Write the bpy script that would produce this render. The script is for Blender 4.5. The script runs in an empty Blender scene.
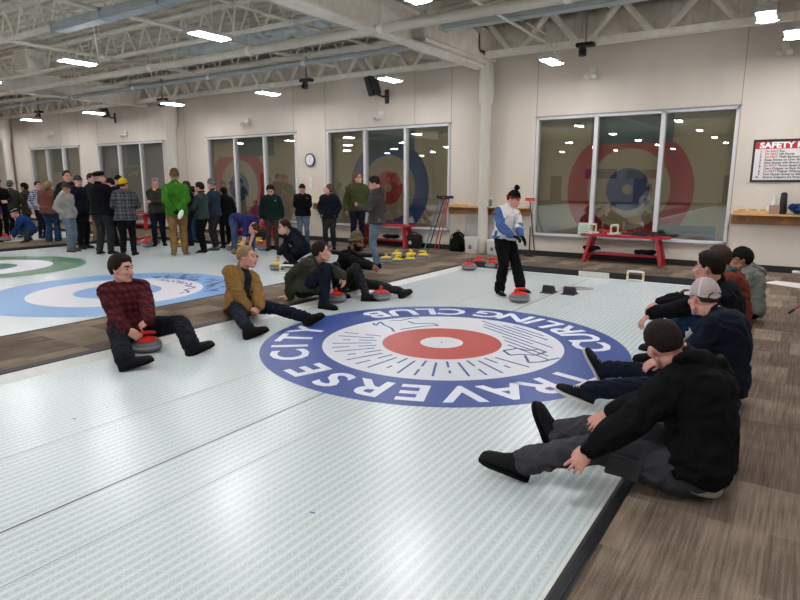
import bpy, bmesh, math, random
import numpy as np
from mathutils import Vector, Matrix, noise
PI = math.pi
random.seed(7)
scene = bpy.context.scene
COL = scene.collection
V = Vector
# ---------------------------------------------------------------- camera geometry (fitted offline)
FOC, YAW, PITCH, CAMZ = 603.86, 0.5896, 0.1928, 1.6207
CF = V((-math.sin(YAW)*math.cos(PITCH), math.cos(YAW)*math.cos(PITCH), -math.sin(PITCH)))
CR = V((math.cos(YAW), math.sin(YAW), 0))
CU = CR.cross(CF)
CAMP = V((0, 0, CAMZ))
def ray(px, py): return CF + CR*((px-400)/FOC) - CU*((py-300)/FOC)
def gz(px, py, z=0.0):
    d = ray(px, py); return CAMP + d*((z-CAMZ)/d.z)
def onY(px, py, y):
    d = ray(px, py); return CAMP + d*(y/d.y)
def onX(px, py, x):
    d = ray(px, py); return CAMP + d*(x/d.x)
def proj(p):
    d = V(p)-CAMP; z = d.dot(CF)
    return (400+FOC*d.dot(CR)/z, 300-FOC*d.dot(CU)/z)
CARP = 0.05          # carpet height above the ice
WY = 12.54           # the back wall's plane
# ---------------------------------------------------------------- materials
MATS = {}
def newmat(name):
    m = bpy.data.materials.new(name); m.use_nodes = True
    nt = m.node_tree; b = nt.nodes['Principled BSDF']
    return m, nt, b
def lin(c):
    return tuple(((x/12.92) if x <= 0.04045 else ((x+0.055)/1.055)**2.4) for x in c)
def hexc(h): return lin(tuple(int(h[i:i+2], 16)/255 for i in (0, 2, 4)))
def mat(name, hx, rough=0.6, metal=0.0, noise_amt=0.0, nscale=20, bump=0.0, bscale=60, spec=0.5, emit=None, es=0, sheen=0.0, coat=0.0, detail=4):
    if name in MATS: return MATS[name]
    m, nt, b = newmat(name); N = nt.nodes; L = nt.links
    c = hexc(hx)
    b.inputs['Base Color'].default_value = (*c, 1); b.inputs['Roughness'].default_value = rough
    b.inputs['Metallic'].default_value = metal; b.inputs['Specular IOR Level'].default_value = spec
    if sheen: b.inputs['Sheen Weight'].default_value = sheen
    if coat: b.inputs['Coat Weight'].default_value = coat
    tc = N.new('ShaderNodeTexCoord')
    if noise_amt:
        n = N.new('ShaderNodeTexNoise'); n.inputs['Scale'].default_value = nscale; n.inputs['Detail'].default_value = detail
        L.new(tc.outputs['Object'], n.inputs['Vector'])
        r = N.new('ShaderNodeValToRGB'); r.color_ramp.elements[0].position = .3; r.color_ramp.elements[1].position = .7
        r.color_ramp.elements[0].color = (*[x*(1-noise_amt) for x in c], 1)
        r.color_ramp.elements[1].color = (*[min(1, x*(1+noise_amt)) for x in c], 1)
        L.new(n.outputs['Fac'], r.inputs['Fac']); L.new(r.outputs['Color'], b.inputs['Base Color'])
    if bump:
        n = N.new('ShaderNodeTexNoise'); n.inputs['Scale'].default_value = bscale; n.inputs['Detail'].default_value = 3
        L.new(tc.outputs['Object'], n.inputs['Vector'])
        bp = N.new('ShaderNodeBump'); bp.inputs['Strength'].default_value = bump; bp.inputs['Distance'].default_value = .01
        L.new(n.outputs['Fac'], bp.inputs['Height']); L.new(bp.outputs['Normal'], b.inputs['Normal'])
    if emit:
        b.inputs['Emission Color'].default_value = (*hexc(emit), 1); b.inputs['Emission Strength'].default_value = es
    MATS[name] = m; return m
def cloth(name, hx, rough=.9, amt=.18, sheen=0.0, bump=.35, bscale=16):
    c = [int(hx[i:i+2], 16) for i in (0, 2, 4)]; k = .86 if max(c) > 60 else .72
    return mat('cloth_'+name, ''.join('%02x' % int(x*k) for x in c), rough=rough, noise_amt=amt, nscale=9, bump=bump, bscale=bscale, spec=.12, sheen=sheen)
def plaid(name, base, dark, light, scale=1.0):
    m, nt, b = newmat('plaid_'+name); N = nt.nodes; L = nt.links
    tc = N.new('ShaderNodeTexCoord'); sp = N.new('ShaderNodeSeparateXYZ'); L.new(tc.outputs['Object'], sp.inputs[0])
    ad = N.new('ShaderNodeMath'); ad.operation = 'ADD'
    m1 = N.new('ShaderNodeMath'); m1.operation = 'MULTIPLY'; m1.inputs[1].default_value = .6
    L.new(sp.outputs['Y'], m1.inputs[0]); L.new(sp.outputs['X'], ad.inputs[0]); L.new(m1.outputs[0], ad.inputs[1])
    def stripes(src, period, width):
        a = N.new('ShaderNodeMath'); a.operation = 'MULTIPLY'; a.inputs[1].default_value = 1/period; L.new(src, a.inputs[0])
        f = N.new('ShaderNodeMath'); f.operation = 'FRACT'; L.new(a.outputs[0], f.inputs[0])
        l = N.new('ShaderNodeMath'); l.operation = 'LESS_THAN'; l.inputs[1].default_value = width; L.new(f.outputs[0], l.inputs[0])
        return l.outputs[0]
    def mix(fac, c1, c2, amt):
        x = N.new('ShaderNodeMix'); x.data_type = 'RGBA'
        k = N.new('ShaderNodeMath'); k.operation = 'MULTIPLY'; k.inputs[1].default_value = amt; L.new(fac, k.inputs[0]); L.new(k.outputs[0], x.inputs[0])
        if isinstance(c1, tuple): x.inputs[6].default_value = (*c1, 1)
        else: L.new(c1, x.inputs[6])
        x.inputs[7].default_value = (*c2, 1); return x.outputs[2]
    p = .062*scale
    c = mix(stripes(ad.outputs[0], p, .5), hexc(base), hexc(dark), .6)
    c = mix(stripes(sp.outputs['Z'], p, .5), c, hexc(dark), .6)
    c = mix(stripes(ad.outputs[0], p*2, .07), c, hexc(light), .6)
    c = mix(stripes(sp.outputs['Z'], p*2, .07), c, hexc(light), .6)
    L.new(c, b.inputs['Base Color']); b.inputs['Roughness'].default_value = .9; b.inputs['Specular IOR Level'].default_value = .2
    return m
# ---------------------------------------------------------------- geometry collector
class G:
    def __init__(s): s.v = []; s.f = []; s.mi = []; s.m = 0
    def add(s, vs, fs, m=None):
        o = len(s.v); s.v += [tuple(v) for v in vs]; s.f += [tuple(i+o for i in f) for f in fs]
        s.mi += [s.m if m is None else m]*len(fs)
    def box(s, x0, x1, y0, y1, z0, z1, M=None, m=None):
        vs = [V((x, y, z)) for z in (z0, z1) for y in (y0, y1) for x in (x0, x1)]
        if M is not None: vs = [M @ v for v in vs]
        s.add(vs, [(0, 2, 3, 1), (4, 5, 7, 6), (0, 1, 5, 4), (2, 6, 7, 3), (0, 4, 6, 2), (1, 3, 7, 5)], m)
    def bar(s, a, b, w, h=None, up=V((0, 0, 1)), m=None):   # box beam between two points
        a = V(a); b = V(b); h = h or w; t = (b-a).normalized()
        if abs(t.dot(up)) > .99: up = V((1, 0, 0))
        r = t.cross(up).normalized(); u = r.cross(t)
        vs = [p+r*(sx*w/2)+u*(sz*h/2) for p in (a, b) for sx, sz in ((-1, -1), (1, -1), (1, 1), (-1, 1))]
        s.add(vs, [(3, 2, 1, 0), (4, 5, 6, 7), (0, 1, 5, 4), (1, 2, 6, 5), (2, 3, 7, 6), (3, 0, 4, 7)], m)
    def rings(s, R, m=None, cap=True):
        n = len(R[0]); vs = [p for r in R for p in r]; fs = []
        for i in range(len(R)-1):
            for j in range(n):
                k = (j+1) % n; fs.append((i*n+j, i*n+k, (i+1)*n+k, (i+1)*n+j))
        if cap: fs.append(tuple(range(n))[::-1]); fs.append(tuple(range((len(R)-1)*n, len(R)*n)))
        s.add(vs, fs, m)
    def tube(s, pts, rad, n=12, flat=1.0, up=None, m=None, sub=0, roundcap=True):
        pts = [V(p) for p in pts]
        if not isinstance(rad, (list, tuple)): rad = [rad]*len(pts)
        rad = list(rad)
        if sub and len(pts) > 2:
            P = []; Rr = []
            for i in range(len(pts)-1):
                p0 = pts[max(i-1, 0)]; p1 = pts[i]; p2 = pts[i+1]; p3 = pts[min(i+2, len(pts)-1)]
                for k in range(sub):
                    t = k/sub
                    P.append(.5*((2*p1)+(p2-p0)*t+(2*p0-5*p1+4*p2-p3)*t*t+(3*p1-p0-3*p2+p3)*t**3)); Rr.append(rad[i]*(1-t)+rad[i+1]*t)
            P.append(pts[-1]); Rr.append(rad[-1]); pts, rad = P, Rr
        T = []
        for i in range(len(pts)):
            t = pts[min(i+1, len(pts)-1)]-pts[max(i-1, 0)]
            T.append(t.normalized() if t.length > 1e-9 else V((0, 0, 1)))
        u = up if up is not None else (V((0, 0, 1)) if abs(T[0].z) < .9 else V((1, 0, 0)))
        if roundcap:
            q = [(-.9, .436), (-.6, .8)]
            pts2 = [pts[0]+T[0]*rad[0]*a for a, b in q]+pts+[pts[-1]-T[-1]*rad[-1]*a for a, b in q[::-1]]
            rad2 = [rad[0]*b for a, b in q]+rad+[rad[-1]*b for a, b in q[::-1]]
            T2 = [T[0]]*2+T+[T[-1]]*2
        else: pts2, rad2, T2 = pts, rad, T
        R = []
        r = T2[0].cross(u)
        if r.length < 1e-4: r = T2[0].orthogonal()
        r.normalize()
        for p, t, ra in zip(pts2, T2, rad2):
            r = (r-t*r.dot(t)); r = r.normalized() if r.length > 1e-6 else t.orthogonal().normalized()
            w = r.cross(t)
            R.append([p+r*math.cos(a)*ra+w*math.sin(a)*ra*flat for a in [2*PI*k/n for k in range(n)]])
        s.rings(R, m)
    def ell(s, c, r, M=None, n=16, k=10, m=None):   # ellipsoid
        c = V(c); r = (r, r, r) if isinstance(r, (int, float)) else r
        vs = []; fs = []
        def T(x, y, z):
            v = V((x*r[0], y*r[1], z*r[2])); return c+(M @ v if M is not None else v)
        vs.append(T(0, 0, -1))
        for i in range(1, k):
            e = -PI/2+PI*i/k
            for j in range(n): a = 2*PI*j/n; vs.append(T(math.cos(a)*math.cos(e), math.sin(a)*math.cos(e), math.sin(e)))
        vs.append(T(0, 0, 1)); L = len(vs)-1
        for j in range(n):
            q = (j+1) % n; fs.append((0, 1+q, 1+j)); fs.append((L, 1+(k-2)*n+j, 1+(k-2)*n+q))
            for i in range(k-2): fs.append((1+i*n+j, 1+i*n+q, 1+(i+1)*n+q, 1+(i+1)*n+j))
        s.add(vs, fs, m)
    def lathe(s, prof, c=(0, 0, 0), n=24, M=None, m=None):   # prof: (radius, z) bottom to top
        c = V(c); R = []
        for r, z in prof:
            ring = [V((math.cos(2*PI*k/n)*r, math.sin(2*PI*k/n)*r, z)) for k in range(n)]
            R.append([c+(M @ p if M is not None else p) for p in ring])
        s.rings(R, m)
    def prism(s, outline, z0, z1, M=None, m=None):   # closed outline (x, y), extruded
        n = len(outline); vs = [V((x, y, z)) for z in (z0, z1) for x, y in outline]
        if M is not None: vs = [M @ v for v in vs]
        s.add(vs, [tuple(range(n))[::-1], tuple(range(n, 2*n))]+[(i, (i+1) % n, n+(i+1) % n, n+i) for i in range(n)], m)
    def mesh(s, name, mats):
        me = bpy.data.meshes.new(name); me.from_pydata(s.v, [], s.f); me.update()
        for m in (mats if isinstance(mats, (list, tuple)) else [mats]): me.materials.append(m)
        me.polygons.foreach_set('material_index', s.mi)
        return me
def link(name, me, parent=None, smooth=True, angle=None, loc=None, rot=None):
    o = bpy.data.objects.new(name, me); COL.objects.link(o)
    if parent is not None: o.parent = parent
    if loc is not None: o.location = loc
    if rot is not None: o.rotation_euler = rot
    if smooth and me is not None:
        me.polygons.foreach_set('use_smooth', [True]*len(me.polygons))
        if angle:
            bm = bmesh.new(); bm.from_mesh(me)
            for e in bm.edges: e.smooth = not (len(e.link_faces) == 2 and e.calc_face_angle(0) > angle)
            bm.to_mesh(me); bm.free()
    return o
def obj(name, g, mats, parent=None, smooth=False, angle=.6, loc=None, rot=None, bevel=0, kind=None):
    me = g.mesh(name, mats)
    bm = bmesh.new(); bm.from_mesh(me); bmesh.ops.recalc_face_normals(bm, faces=bm.faces)
    if bevel:
        es = [e for e in bm.edges if len(e.link_faces) == 2 and e.calc_face_angle(0) > .5]
        bmesh.ops.bevel(bm, geom=es, offset=bevel, segments=2, affect='EDGES', clamp_overlap=True)
    bm.to_mesh(me); bm.free()
    o = link(name, me, parent, smooth, angle, loc, rot)
    if kind: o['kind'] = kind
    return o
def thing(name, label, cat, loc=(0, 0, 0), rotz=0, group=None):
    o = bpy.data.objects.new(name, None); COL.objects.link(o); o.empty_display_size = .1
    o.location = loc; o.rotation_euler = (0, 0, rotz); tag(o, label, cat, group); return o
def tag(o, label, cat, group=None):
    o['label'] = label; o['category'] = cat
    if group: o['group'] = group
    return o
def dup(root, loc, rotz, label, group=None, skip=(), mats=None):
    r = root.copy(); COL.objects.link(r); r.location = loc; r.rotation_euler = (0, 0, rotz); r['label'] = label
    if group: r['group'] = group
    for ch in list(root.children):
        if ch.name.split('.')[0] in skip: continue
        c = ch.copy(); COL.objects.link(c); c.parent = r
        for q in list(ch.children):
            d = q.copy(); COL.objects.link(d); d.parent = c
    return r
def struct(name, g, mats, smooth=False, bevel=0, parent=None):
    return obj(name, g, mats, parent, smooth, bevel=bevel, kind='structure')
def text_mesh(s, size, ext=.001, bold=0.0, align='CENTER'):
    cu = bpy.data.curves.new('lettering', 'FONT'); cu.body = s; cu.size = size; cu.extrude = ext; cu.offset = bold
    cu.align_x = align; cu.align_y = 'CENTER'; cu.resolution_u = 3
    o = bpy.data.objects.new('lettering', cu); COL.objects.link(o)
    dg = bpy.context.evaluated_depsgraph_get(); dg.update()
    me = bpy.data.meshes.new_from_object(o.evaluated_get(dg)); bpy.data.objects.remove(o); bpy.data.curves.remove(cu)
    me.materials.clear()
    return me
def text_geo(g, s, size, M, ext=.001, bold=0.0, align='CENTER', m=None):
    me = text_mesh(s, size, ext, bold, align)
    g.add([M @ v.co for v in me.vertices], [tuple(p.vertices) for p in me.polygons], m)
    bpy.data.meshes.remove(me)
def remesh(g, vox, smooth=3, fac=.5, name='skin'):
    me = g.mesh(name, []); ob = bpy.data.objects.new(name, me); COL.objects.link(ob)
    md = ob.modifiers.new('r', 'REMESH'); md.mode = 'VOXEL'; md.voxel_size = vox
    if smooth:
        ms = ob.modifiers.new('s', 'SMOOTH'); ms.factor = fac; ms.iterations = smooth
    dg = bpy.context.evaluated_depsgraph_get(); dg.update()
    out = bpy.data.meshes.new_from_object(ob.evaluated_get(dg))
    bpy.data.objects.remove(ob); bpy.data.meshes.remove(me)
    return out
def mcoords(me):
    a = np.empty(len(me.vertices)*3, 'f'); me.vertices.foreach_get('co', a); return a.reshape(-1, 3)
def fcent(me):
    a = np.empty(len(me.polygons)*3, 'f'); me.polygons.foreach_get('center', a); return a.reshape(-1, 3)
# ================================================================= people
SKIN = mat('skin_light', 'c69a84', rough=.55, noise_amt=.06, nscale=30, spec=.4)
SKINP = mat('skin_pink', 'cc9484', rough=.55, noise_amt=.07, nscale=30, spec=.4)
SKIND = mat('skin_brown', '6e4632', rough=.5, noise_amt=.08, nscale=30, spec=.4)
SKINT = mat('skin_tan', 'a87a5c', rough=.55, noise_amt=.06, nscale=30, spec=.4)
LIP = mat('lip', 'a05c54', rough=.5); LIPD = mat('lip_dark', '5a2f28', rough=.5)
EYEW = mat('eye_white', 'a89f96', rough=.3); IRIS = mat('iris', '2a1e16', rough=.2)
H_DARK = mat('hair_dark_brown', '1f1511', rough=.75, spec=.15, noise_amt=.4, nscale=60, bump=.6, bscale=120)
H_BROWN = mat('hair_brown', '38261a', rough=.75, spec=.15, noise_amt=.4, nscale=60, bump=.6, bscale=120)
H_BLOND = mat('hair_blond', '8a7350', rough=.75, spec=.15, noise_amt=.3, nscale=70, bump=.6, bscale=120)
H_BLACK = mat('hair_black', '0c0a09', rough=.75, spec=.15, noise_amt=.4, nscale=60, bump=.5, bscale=120)
H_GREY = mat('hair_grey', '86827c', rough=.75, spec=.15, noise_amt=.3, nscale=70, bump=.5, bscale=120)
H_LONG = mat('hair_light_brown', '5c402c', rough=.75, spec=.15, noise_amt=.4, nscale=60, bump=.6, bscale=120)
C0 = V((0, -.01, .02))
ELLS = [(V((0, -.012, .03)), V((.077, .097, .093))), (V((0, .022, -.035)), V((.064, .076, .078)))]
def head_r(d):
    best = .05
    for c, r in ELLS:
        o = C0-c; a = sum((d[i]/r[i])**2 for i in range(3)); b = 2*sum(o[i]*d[i]/r[i]**2 for i in range(3)); k = sum((o[i]/r[i])**2 for i in range(3))-1
        q = b*b-4*a*k
        if q > 0: best = max(best, (-b+math.sqrt(q))/(2*a))
    return best
def head_geo(g, MH, hc, s, nose=1.0):
    def T(p): return hc+MH @ (V(p)*s)
    def ell(c, r): g.ell(T(c), tuple(x*s for x in r), MH, 18, 12)
    def tb(ps, rs): g.tube([T(p) for p in ps], [r*s for r in rs], 10)
    for c, r in ELLS: ell(c, r)
    ell((0, .06, -.09), (.03, .03, .024))                    # chin
    for x in (-1, 1):
        ell((x*.043, .058, -.02), (.024, .026, .026))        # cheek
        tb([(x*.058, -.005, -.05), (x*.048, .03, -.078), (x*.02, .062, -.098)], [.016, .016, .018])   # jaw
        tb([(x*.012, .09, .03), (x*.045, .076, .032)], [.009, .008])  # brow ridge
        ell((x*.079, -.008, -.008), (.008, .02, .033))       # ear
        ell((x*.085, -.014, .002), (.006, .014, .022))
        ell((x*.011, .098, -.032), (.009, .01, .008))        # nostril
    tb([(0, .09, .016), (0, .1, -.005), (0, .112*nose, -.026)], [.008, .009, .0115])   # nose
    tb([(-.02, .088, -.055), (0, .095, -.053), (.02, .088, -.055)], [.005, .007, .005])
    tb([(-.018, .088, -.066), (0, .094, -.067), (.018, .088, -.066)], [.005, .0075, .005])
def face_mats(me, MHi, hc, s, lipi=1, browi=2):
    c = fcent(me); q = (c-np.array(hc)) @ np.array(MHi).T/s
    x, y, z = q.T
    mi = np.zeros(len(c), 'i')
    mi[(np.abs(x) < .022) & (z < -.05) & (z > -.074) & (y > .084) & (y < .12)] = lipi
    mi[(np.abs(x) < .05) & (np.abs(x) > .012) & (z > .029) & (z < .042) & (y > .065) & (y < .12)] = browi
    return mi
def ss(a, b, x):
    t = min(1, max(0, (x-a)/(b-a))); return t*t*(3-2*t)
def cap_mesh(fn, MH, hc, s, na=44, ne=30):
    """surface r(dir) around the head centre; fn(az, el, d) -> radius"""
    g = G(); vs = []
    for i in range(ne+1):
        el = -PI/2+PI*i/ne
        for j in range(na):
            az = -PI+2*PI*j/na      # 0 = forward (+Y)
            d = V((math.sin(az)*math.cos(el), math.cos(az)*math.cos(el), math.sin(el)))
            vs.append(hc+MH @ ((C0+d*fn(abs(az), math.degrees(el), d))*s))
    fs = [(i*na+j, i*na+(j+1) % na, (i+1)*na+(j+1) % na, (i+1)*na+j) for i in range(ne) for j in range(na)]
    g.add(vs, fs); return g
def hairline(az, top=40, low=-36, side=-14):
    a = math.degrees(az)
    return top+(8-top)*ss(38, 62, a) + (side-8)*ss(66, 80, a)*(1-ss(88, 96, a)) + (2-8)*ss(88, 96, a)*(1-ss(96, 120, a)) + (low-8)*ss(100, 130, a)
def hair_fn(th=.02, side=None, top=40, low=-36, seed=0, rough=.004, bald=0):
    side = th*.5 if side is None else side
    def fn(az, el, d):
        L = hairline(az, top, low)
        m = ss(L-5, L+5, el)
        if bald: m *= 1-ss(50, 70, el)*bald
        t = side+(th-side)*ss(5, 50, el)
        n = noise.noise(V((d.x*9+seed, d.y*5, d.z*9)))*rough+noise.noise(V((d.x*28, d.y*16+seed, d.z*28)))*rough*.5
        return head_r(d)*(.9+.1*m)+(t+n)*m
    return fn
def beard_fn(th=.008):
    def fn(az, el, d):
        a = math.degrees(az)
        m = ss(-15, -25, el)*(1-ss(85, 95, a)) if a > 30 else ss(-22, -27, el)
        m *= 1-ss(-70, -80, el)
        if a < 16 and -46 < el < -33: m = 0
        return head_r(d)*(.88+.12*m)+th*m
    return fn
def dome_fn(front, back, h, th=.008, band=0, bandth=0.0, seed=0, lump=0, flat=0):
    def fn(az, el, d):
        a = math.degrees(az)/180; L = front+(back-front)*a
        m = ss(L-3, L+2, el)
        e = th+h*ss(20, 85, el)
        if band and el < L+band: e += bandth*(1-ss(L+band-3, L+band, el))
        e += noise.noise(V((d.x*5+seed, d.y*5, d.z*5)))*lump
        return head_r(d)*(.86+.14*m)+e*m
    return fn
def ik(a, t, l1, l2, pole):
    d = t-a; L = d.length
    if L > (l1+l2)*.998: t = a+d.normalized()*(l1+l2)*.998; d = t-a; over = L-(l1+l2); L = d.length
    else: over = 0
    u = d.normalized(); k = (l1*l1-l2*l2+L*L)/(2*L); h = math.sqrt(max(0, l1*l1-k*k))
    p = pole-u*pole.dot(u)
    p = p.normalized() if p.length > 1e-5 else u.orthogonal().normalized()
    return a+u*k+p*h, t, over
def hand_geo(g, w, fdir, dor, side, s, curl=.4, spread=0.0, thumb=.3):
    f = fdir.normalized(); z = (dor-f*dor.dot(f)); z = z.normalized() if z.length > 1e-4 else f.orthogonal().normalized()
    x = (z.cross(f) if side > 0 else f.cross(z))
    def T(a, b, c): return w+(x*a+f*b+z*c)*s
    R = []
    for b, hw, ht, ox in ((-.03, .022, .018, 0), (0, .024, .018, 0), (.03, .033, .017, .001), (.06, .04, .0155, .001), (.085, .04, .013, 0), (.095, .034, .009, 0)):
        R.append([T(ox+math.cos(2*PI*k/14)*hw, b, math.sin(2*PI*k/14)*ht) for k in range(14)])
    g.rings(R)
    for k, (bx, L, r) in enumerate(((.029, .074, .0088), (.0098, .082, .009), (-.0098, .076, .0086), (-.028, .06, .0078))):
        p = V((bx, .082, 0)); ang = 0; pts = [p.copy()]; sx = (1.5-k)*spread
        for seg, (fr, cc) in enumerate(((.45, .7), (.3, .9), (.25, .6))):
            ang += curl*cc*(1+.08*k)
            p = p+V((math.sin(sx)*L*fr, math.cos(ang)*L*fr, -math.sin(ang)*L*fr)); pts.append(p.copy())
        g.tube([T(*q) for q in pts], [r*s, r*s, r*.95*s, r*.85*s], 8)
    tb = [(.018, .012, -.004), (.038, .038, -.01-.01*thumb), (.05-.02*thumb, .066, -.016-.03*thumb), (.052-.035*thumb, .09, -.02-.04*thumb)]
    g.tube([T(*q) for q in tb], [.014*s, .0125*s, .0105*s, .0095*s], 8)
def shoe_mesh(A, toe, up, s, style='sneaker'):
    """upper (material 0) and sole (1), built round the ankle joint"""
    f = toe.normalized(); u = (up-f*up.dot(f)).normalized(); r = f.cross(u)
    hgt = .088*s
    def T(a, b, c): return A+r*a*s+f*b*s+u*(c*s-hgt)
    prof = [(-.076, .022, .06), (-.066, .034, .1), (-.03, .042, .118), (.02, .043, .12), (.06, .045, .1), (.1, .05, .08), (.145, .052, .068), (.178, .046, .06), (.203, .032, .048), (.213, .014, .036)]
    if style == 'boot': prof = [(a, b*1.08, c*(1.3 if a < .04 else 1.12)) for a, b, c in prof]
    U = G(); S = G(); n = 16; R = []; RS = []
    for b, hw, ht in prof:
        ring = []
        for k in range(n):
            a = 2*PI*k/n; ca, sa = math.cos(a), math.sin(a)
            x = hw*math.copysign(abs(ca)**.7, ca); z = (ht+.012)/2+(ht-.012)/2*math.copysign(abs(sa)**.8, sa)
            if z > ht*.6: x *= 1-.32*((z-ht*.6)/(ht*.4))
            ring.append(T(x, b, z))
        R.append(ring)
        RS.append([T((hw+.004)*math.copysign(abs(math.cos(2*PI*k/n))**.5, math.cos(2*PI*k/n)), b*1.02, (.011+.0115*math.copysign(abs(math.sin(2*PI*k/n))**.3, math.sin(2*PI*k/n)))) for k in range(n)])
    U.rings(R); S.rings(RS)
    for k in range(4):      # laces
        b = .045+.017*k; z = .104-.008*k
        if style == 'boot': z *= 1.12
        U.tube([T(-.018, b, z-.004), T(0, b+.004, z+.003), T(.018, b, z-.004)], .0032*s, 6, m=1)
    if style == 'boot': U.tube([T(.03*math.cos(a), -.015+.042*math.sin(a), .135) for a in [2*PI*k/12 for k in range(13)]], .01*s, 8, roundcap=False)
    return U, S
PCOUNT = [0]
def person(label, q):
    """q: dict of world-space targets (see calls); everything is built in the person's own frame"""
    PCOUNT[0] += 1; sd = PCOUNT[0]*3.7
    s = q.get('s', 1.0); near = q.get('near', 0)
    vox = .0055 if near == 2 else (.0065 if near else .0085); cv = .008 if near == 2 else (.01 if near else .013)
    yaw = math.radians(q['yaw']); rot = yaw-PI/2
    base = V(q['base']); root = thing('person', label, 'person', base, rot, q.get('group'))
    Ri = Matrix.Rotation(-rot, 3, 'Z')
    def L(p): return Ri @ (V(p)-base)
    def D(d): return Ri @ V(d)
    P = L(q['pel']); N = L(q['neck']); HC = L(q['head'])
    hr = D(q.get('hipr', (math.sin(yaw), -math.cos(yaw), 0))).normalized(); sr = D(q.get('shr', (math.sin(yaw), -math.cos(yaw), 0))).normalized()
    look = D(q['look']).normalized(); upv = D(q.get('hup', (0, 0, 1)))
    hx = look.cross(upv).normalized(); hz = hx.cross(look).normalized()
    MH = Matrix((hx, look, hz)).transposed(); MHi = MH.transposed()
    hs = s*q.get('hs', 1.07)
    fat = q.get('fat', 1.0); th = q.get('th', .012); slump = q.get('slump', .0)
    t0 = (N-P).normalized(); fh = t0.cross(hr)
    mid = (P+N)/2-fh*slump
    def sp(t): return P*(1-t)**2+mid*2*t*(1-t)+N*t*t if 0 <= t <= 1 else (P+(sp(.02)-P)*t/.02 if t < 0 else N+(N-sp(.98))*(t-1)/.02)
    def frame(t):
        tt = min(1, max(0, t)); tg = (sp(min(1, tt+.03))-sp(max(0, tt-.03))).normalized()
        r = (hr*(1-tt)+sr*tt); r = (r-tg*r.dot(tg)).normalized(); return sp(t), r, tg.cross(r)
    def torso(g, secs, ex=0.0):
        R = []
        for t, w, d, off in secs:
            c, r, f = frame(t); n = 22
            R.append([c+f*off*s+r*math.cos(2*PI*k/n)*(w*fat+ex)*s+f*math.sin(2*PI*k/n)*(d*fat+ex)*s for k in range(n)])
        g.rings(R)
    belly = q.get('belly', 0)
    SEC = [(0, .165, .112, 0), (.12, .16, .11, 0), (.3, .15, .105+belly*.7, belly*.7), (.5, .16, .11+belly*.5, .005+belly*.4), (.7, .178, .122, .008), (.84, .178, .112, .0), (.93, .13, .085, -.005), (1.0, .07, .06, -.005)]
    cS, rS, fS = frame(.855)
    shw = q.get('shw', .163)*s*(.5+.5*fat); J = {}
    over = []
    for i, sg in enumerate((-1, 1)):     # left, right
        sh = cS+rS*sg*shw+V(q.get('shoff', (0, 0, 0)))
        hp = P+hr*sg*.088*s
        epole = D(q['epole'][i]) if 'epole' in q else (-fS*.6-V((0, 0, 1))*.6+rS*sg*.5)
        el, wr, o1 = ik(sh, L(q['wr'][i]), .29*s, .255*s, epole)
        kpole = D(q['kpole'][i]) if 'kpole' in q else (fh+V((0, 0, .3)))
        kn, an, o2 = ik(hp, L(q['ank'][i]), .435*s, .425*s, kpole)
        J[i] = (sh, el, wr, hp, kn, an); over += [round(o1, 2), round(o2, 2)]
    if max(over) > .03: print('REACH', label[:40], over)
    sleeve = q.get('sleeve', 1.0)
    # ---- body: one continuous skin
    b = G(); head_geo(b, MH, HC, hs)
    nb = HC+MH @ V((0, -.025, -.06))*hs
    b.tube([sp(.93), N+(nb-N)*.35, nb], [.068*s, .061*s, .06*s], 16)
    torso(b, [(t, w*.82, d*.8, o*.6) for t, w, d, o in SEC])
    for i, sg in enumerate((-1, 1)):
        sh, el, wr, hp, kn, an = J[i]
        b.tube([cS, sh], [.06*s, .05*s], 12)
        b.tube([sh, sh.lerp(el, .5), el], [.05*s, .045*s, .038*s], 12)
        b.tube([el, el.lerp(wr, .3), wr], [.038*s, .041*s, .026*s], 12)
        b.tube([hp, hp.lerp(kn, .5), kn], [.075*s, .065*s, .047*s], 12)
        b.tube([kn, kn.lerp(an, .3), kn.lerp(an, .85), an], [.047*s, .05*s, .036*s, .034*s], 12)
        to = D(q['toe'][i]).normalized(); su = (D(q['sup'][i]) if 'sup' in q else V((0, 0, 1))); su = (su-to*su.dot(to)).normalized(); b.tube([an, an-su*.045*s, an-su*.055*s+to*.09*s], [.034*s, .028*s, .02*s], 8)
        hand_geo(b, wr, D(q['hdir'][i]), D(q['hdor'][i]), sg, s*q.get('hands', 1.0), q.get('curl', (.45, .45))[i], q.get('spread', (0.05, .05))[i], q.get('thumb', (.3, .3))[i])
    me = remesh(b, vox, 2 if near else 1, .5, 'body')
    mi = face_mats(me, MHi, HC, hs)
    sk = q.get('skin', SKIN)
    gl = q.get('glove')
    for m in (sk, LIPD if sk is SKIND else LIP, q.get('haircol', H_BROWN), gl or sk): me.materials.append(m)
    if gl:
        c = fcent(me)
        for i in (0, 1):
            wr = np.array(J[i][2]); mi[((c-wr)**2).sum(1) < (.23*s)**2] = 3
    me.polygons.foreach_set('material_index', mi)
    link('body', me, root)
    # ---- eyes
    for sg in (-1, 1):
        e = G(); c = HC+MH @ (V((sg*.031, .0735, .009))*hs); e.ell(c, .0115*hs, MH, 12, 8)
        eo = obj('eye', e, [EYEW, IRIS], root, True, None)
        fc = fcent(eo.data); gd = np.array(MH @ V((0, 1, 0)))
        eo.data.polygons.foreach_set('material_index', (((fc-np.array(c)) @ gd) > .006*hs).astype('i'))
    # ---- trousers
    t = G(); fl = q.get('flare', 0); te = q.get('tease', .008)
    torso(t, [(-.03, .15, .1, 0), (.0, .158, .112, 0), (.1, .158, .11, 0), (.26, .15, .105+belly*.4, belly*.4)], .003)
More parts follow.
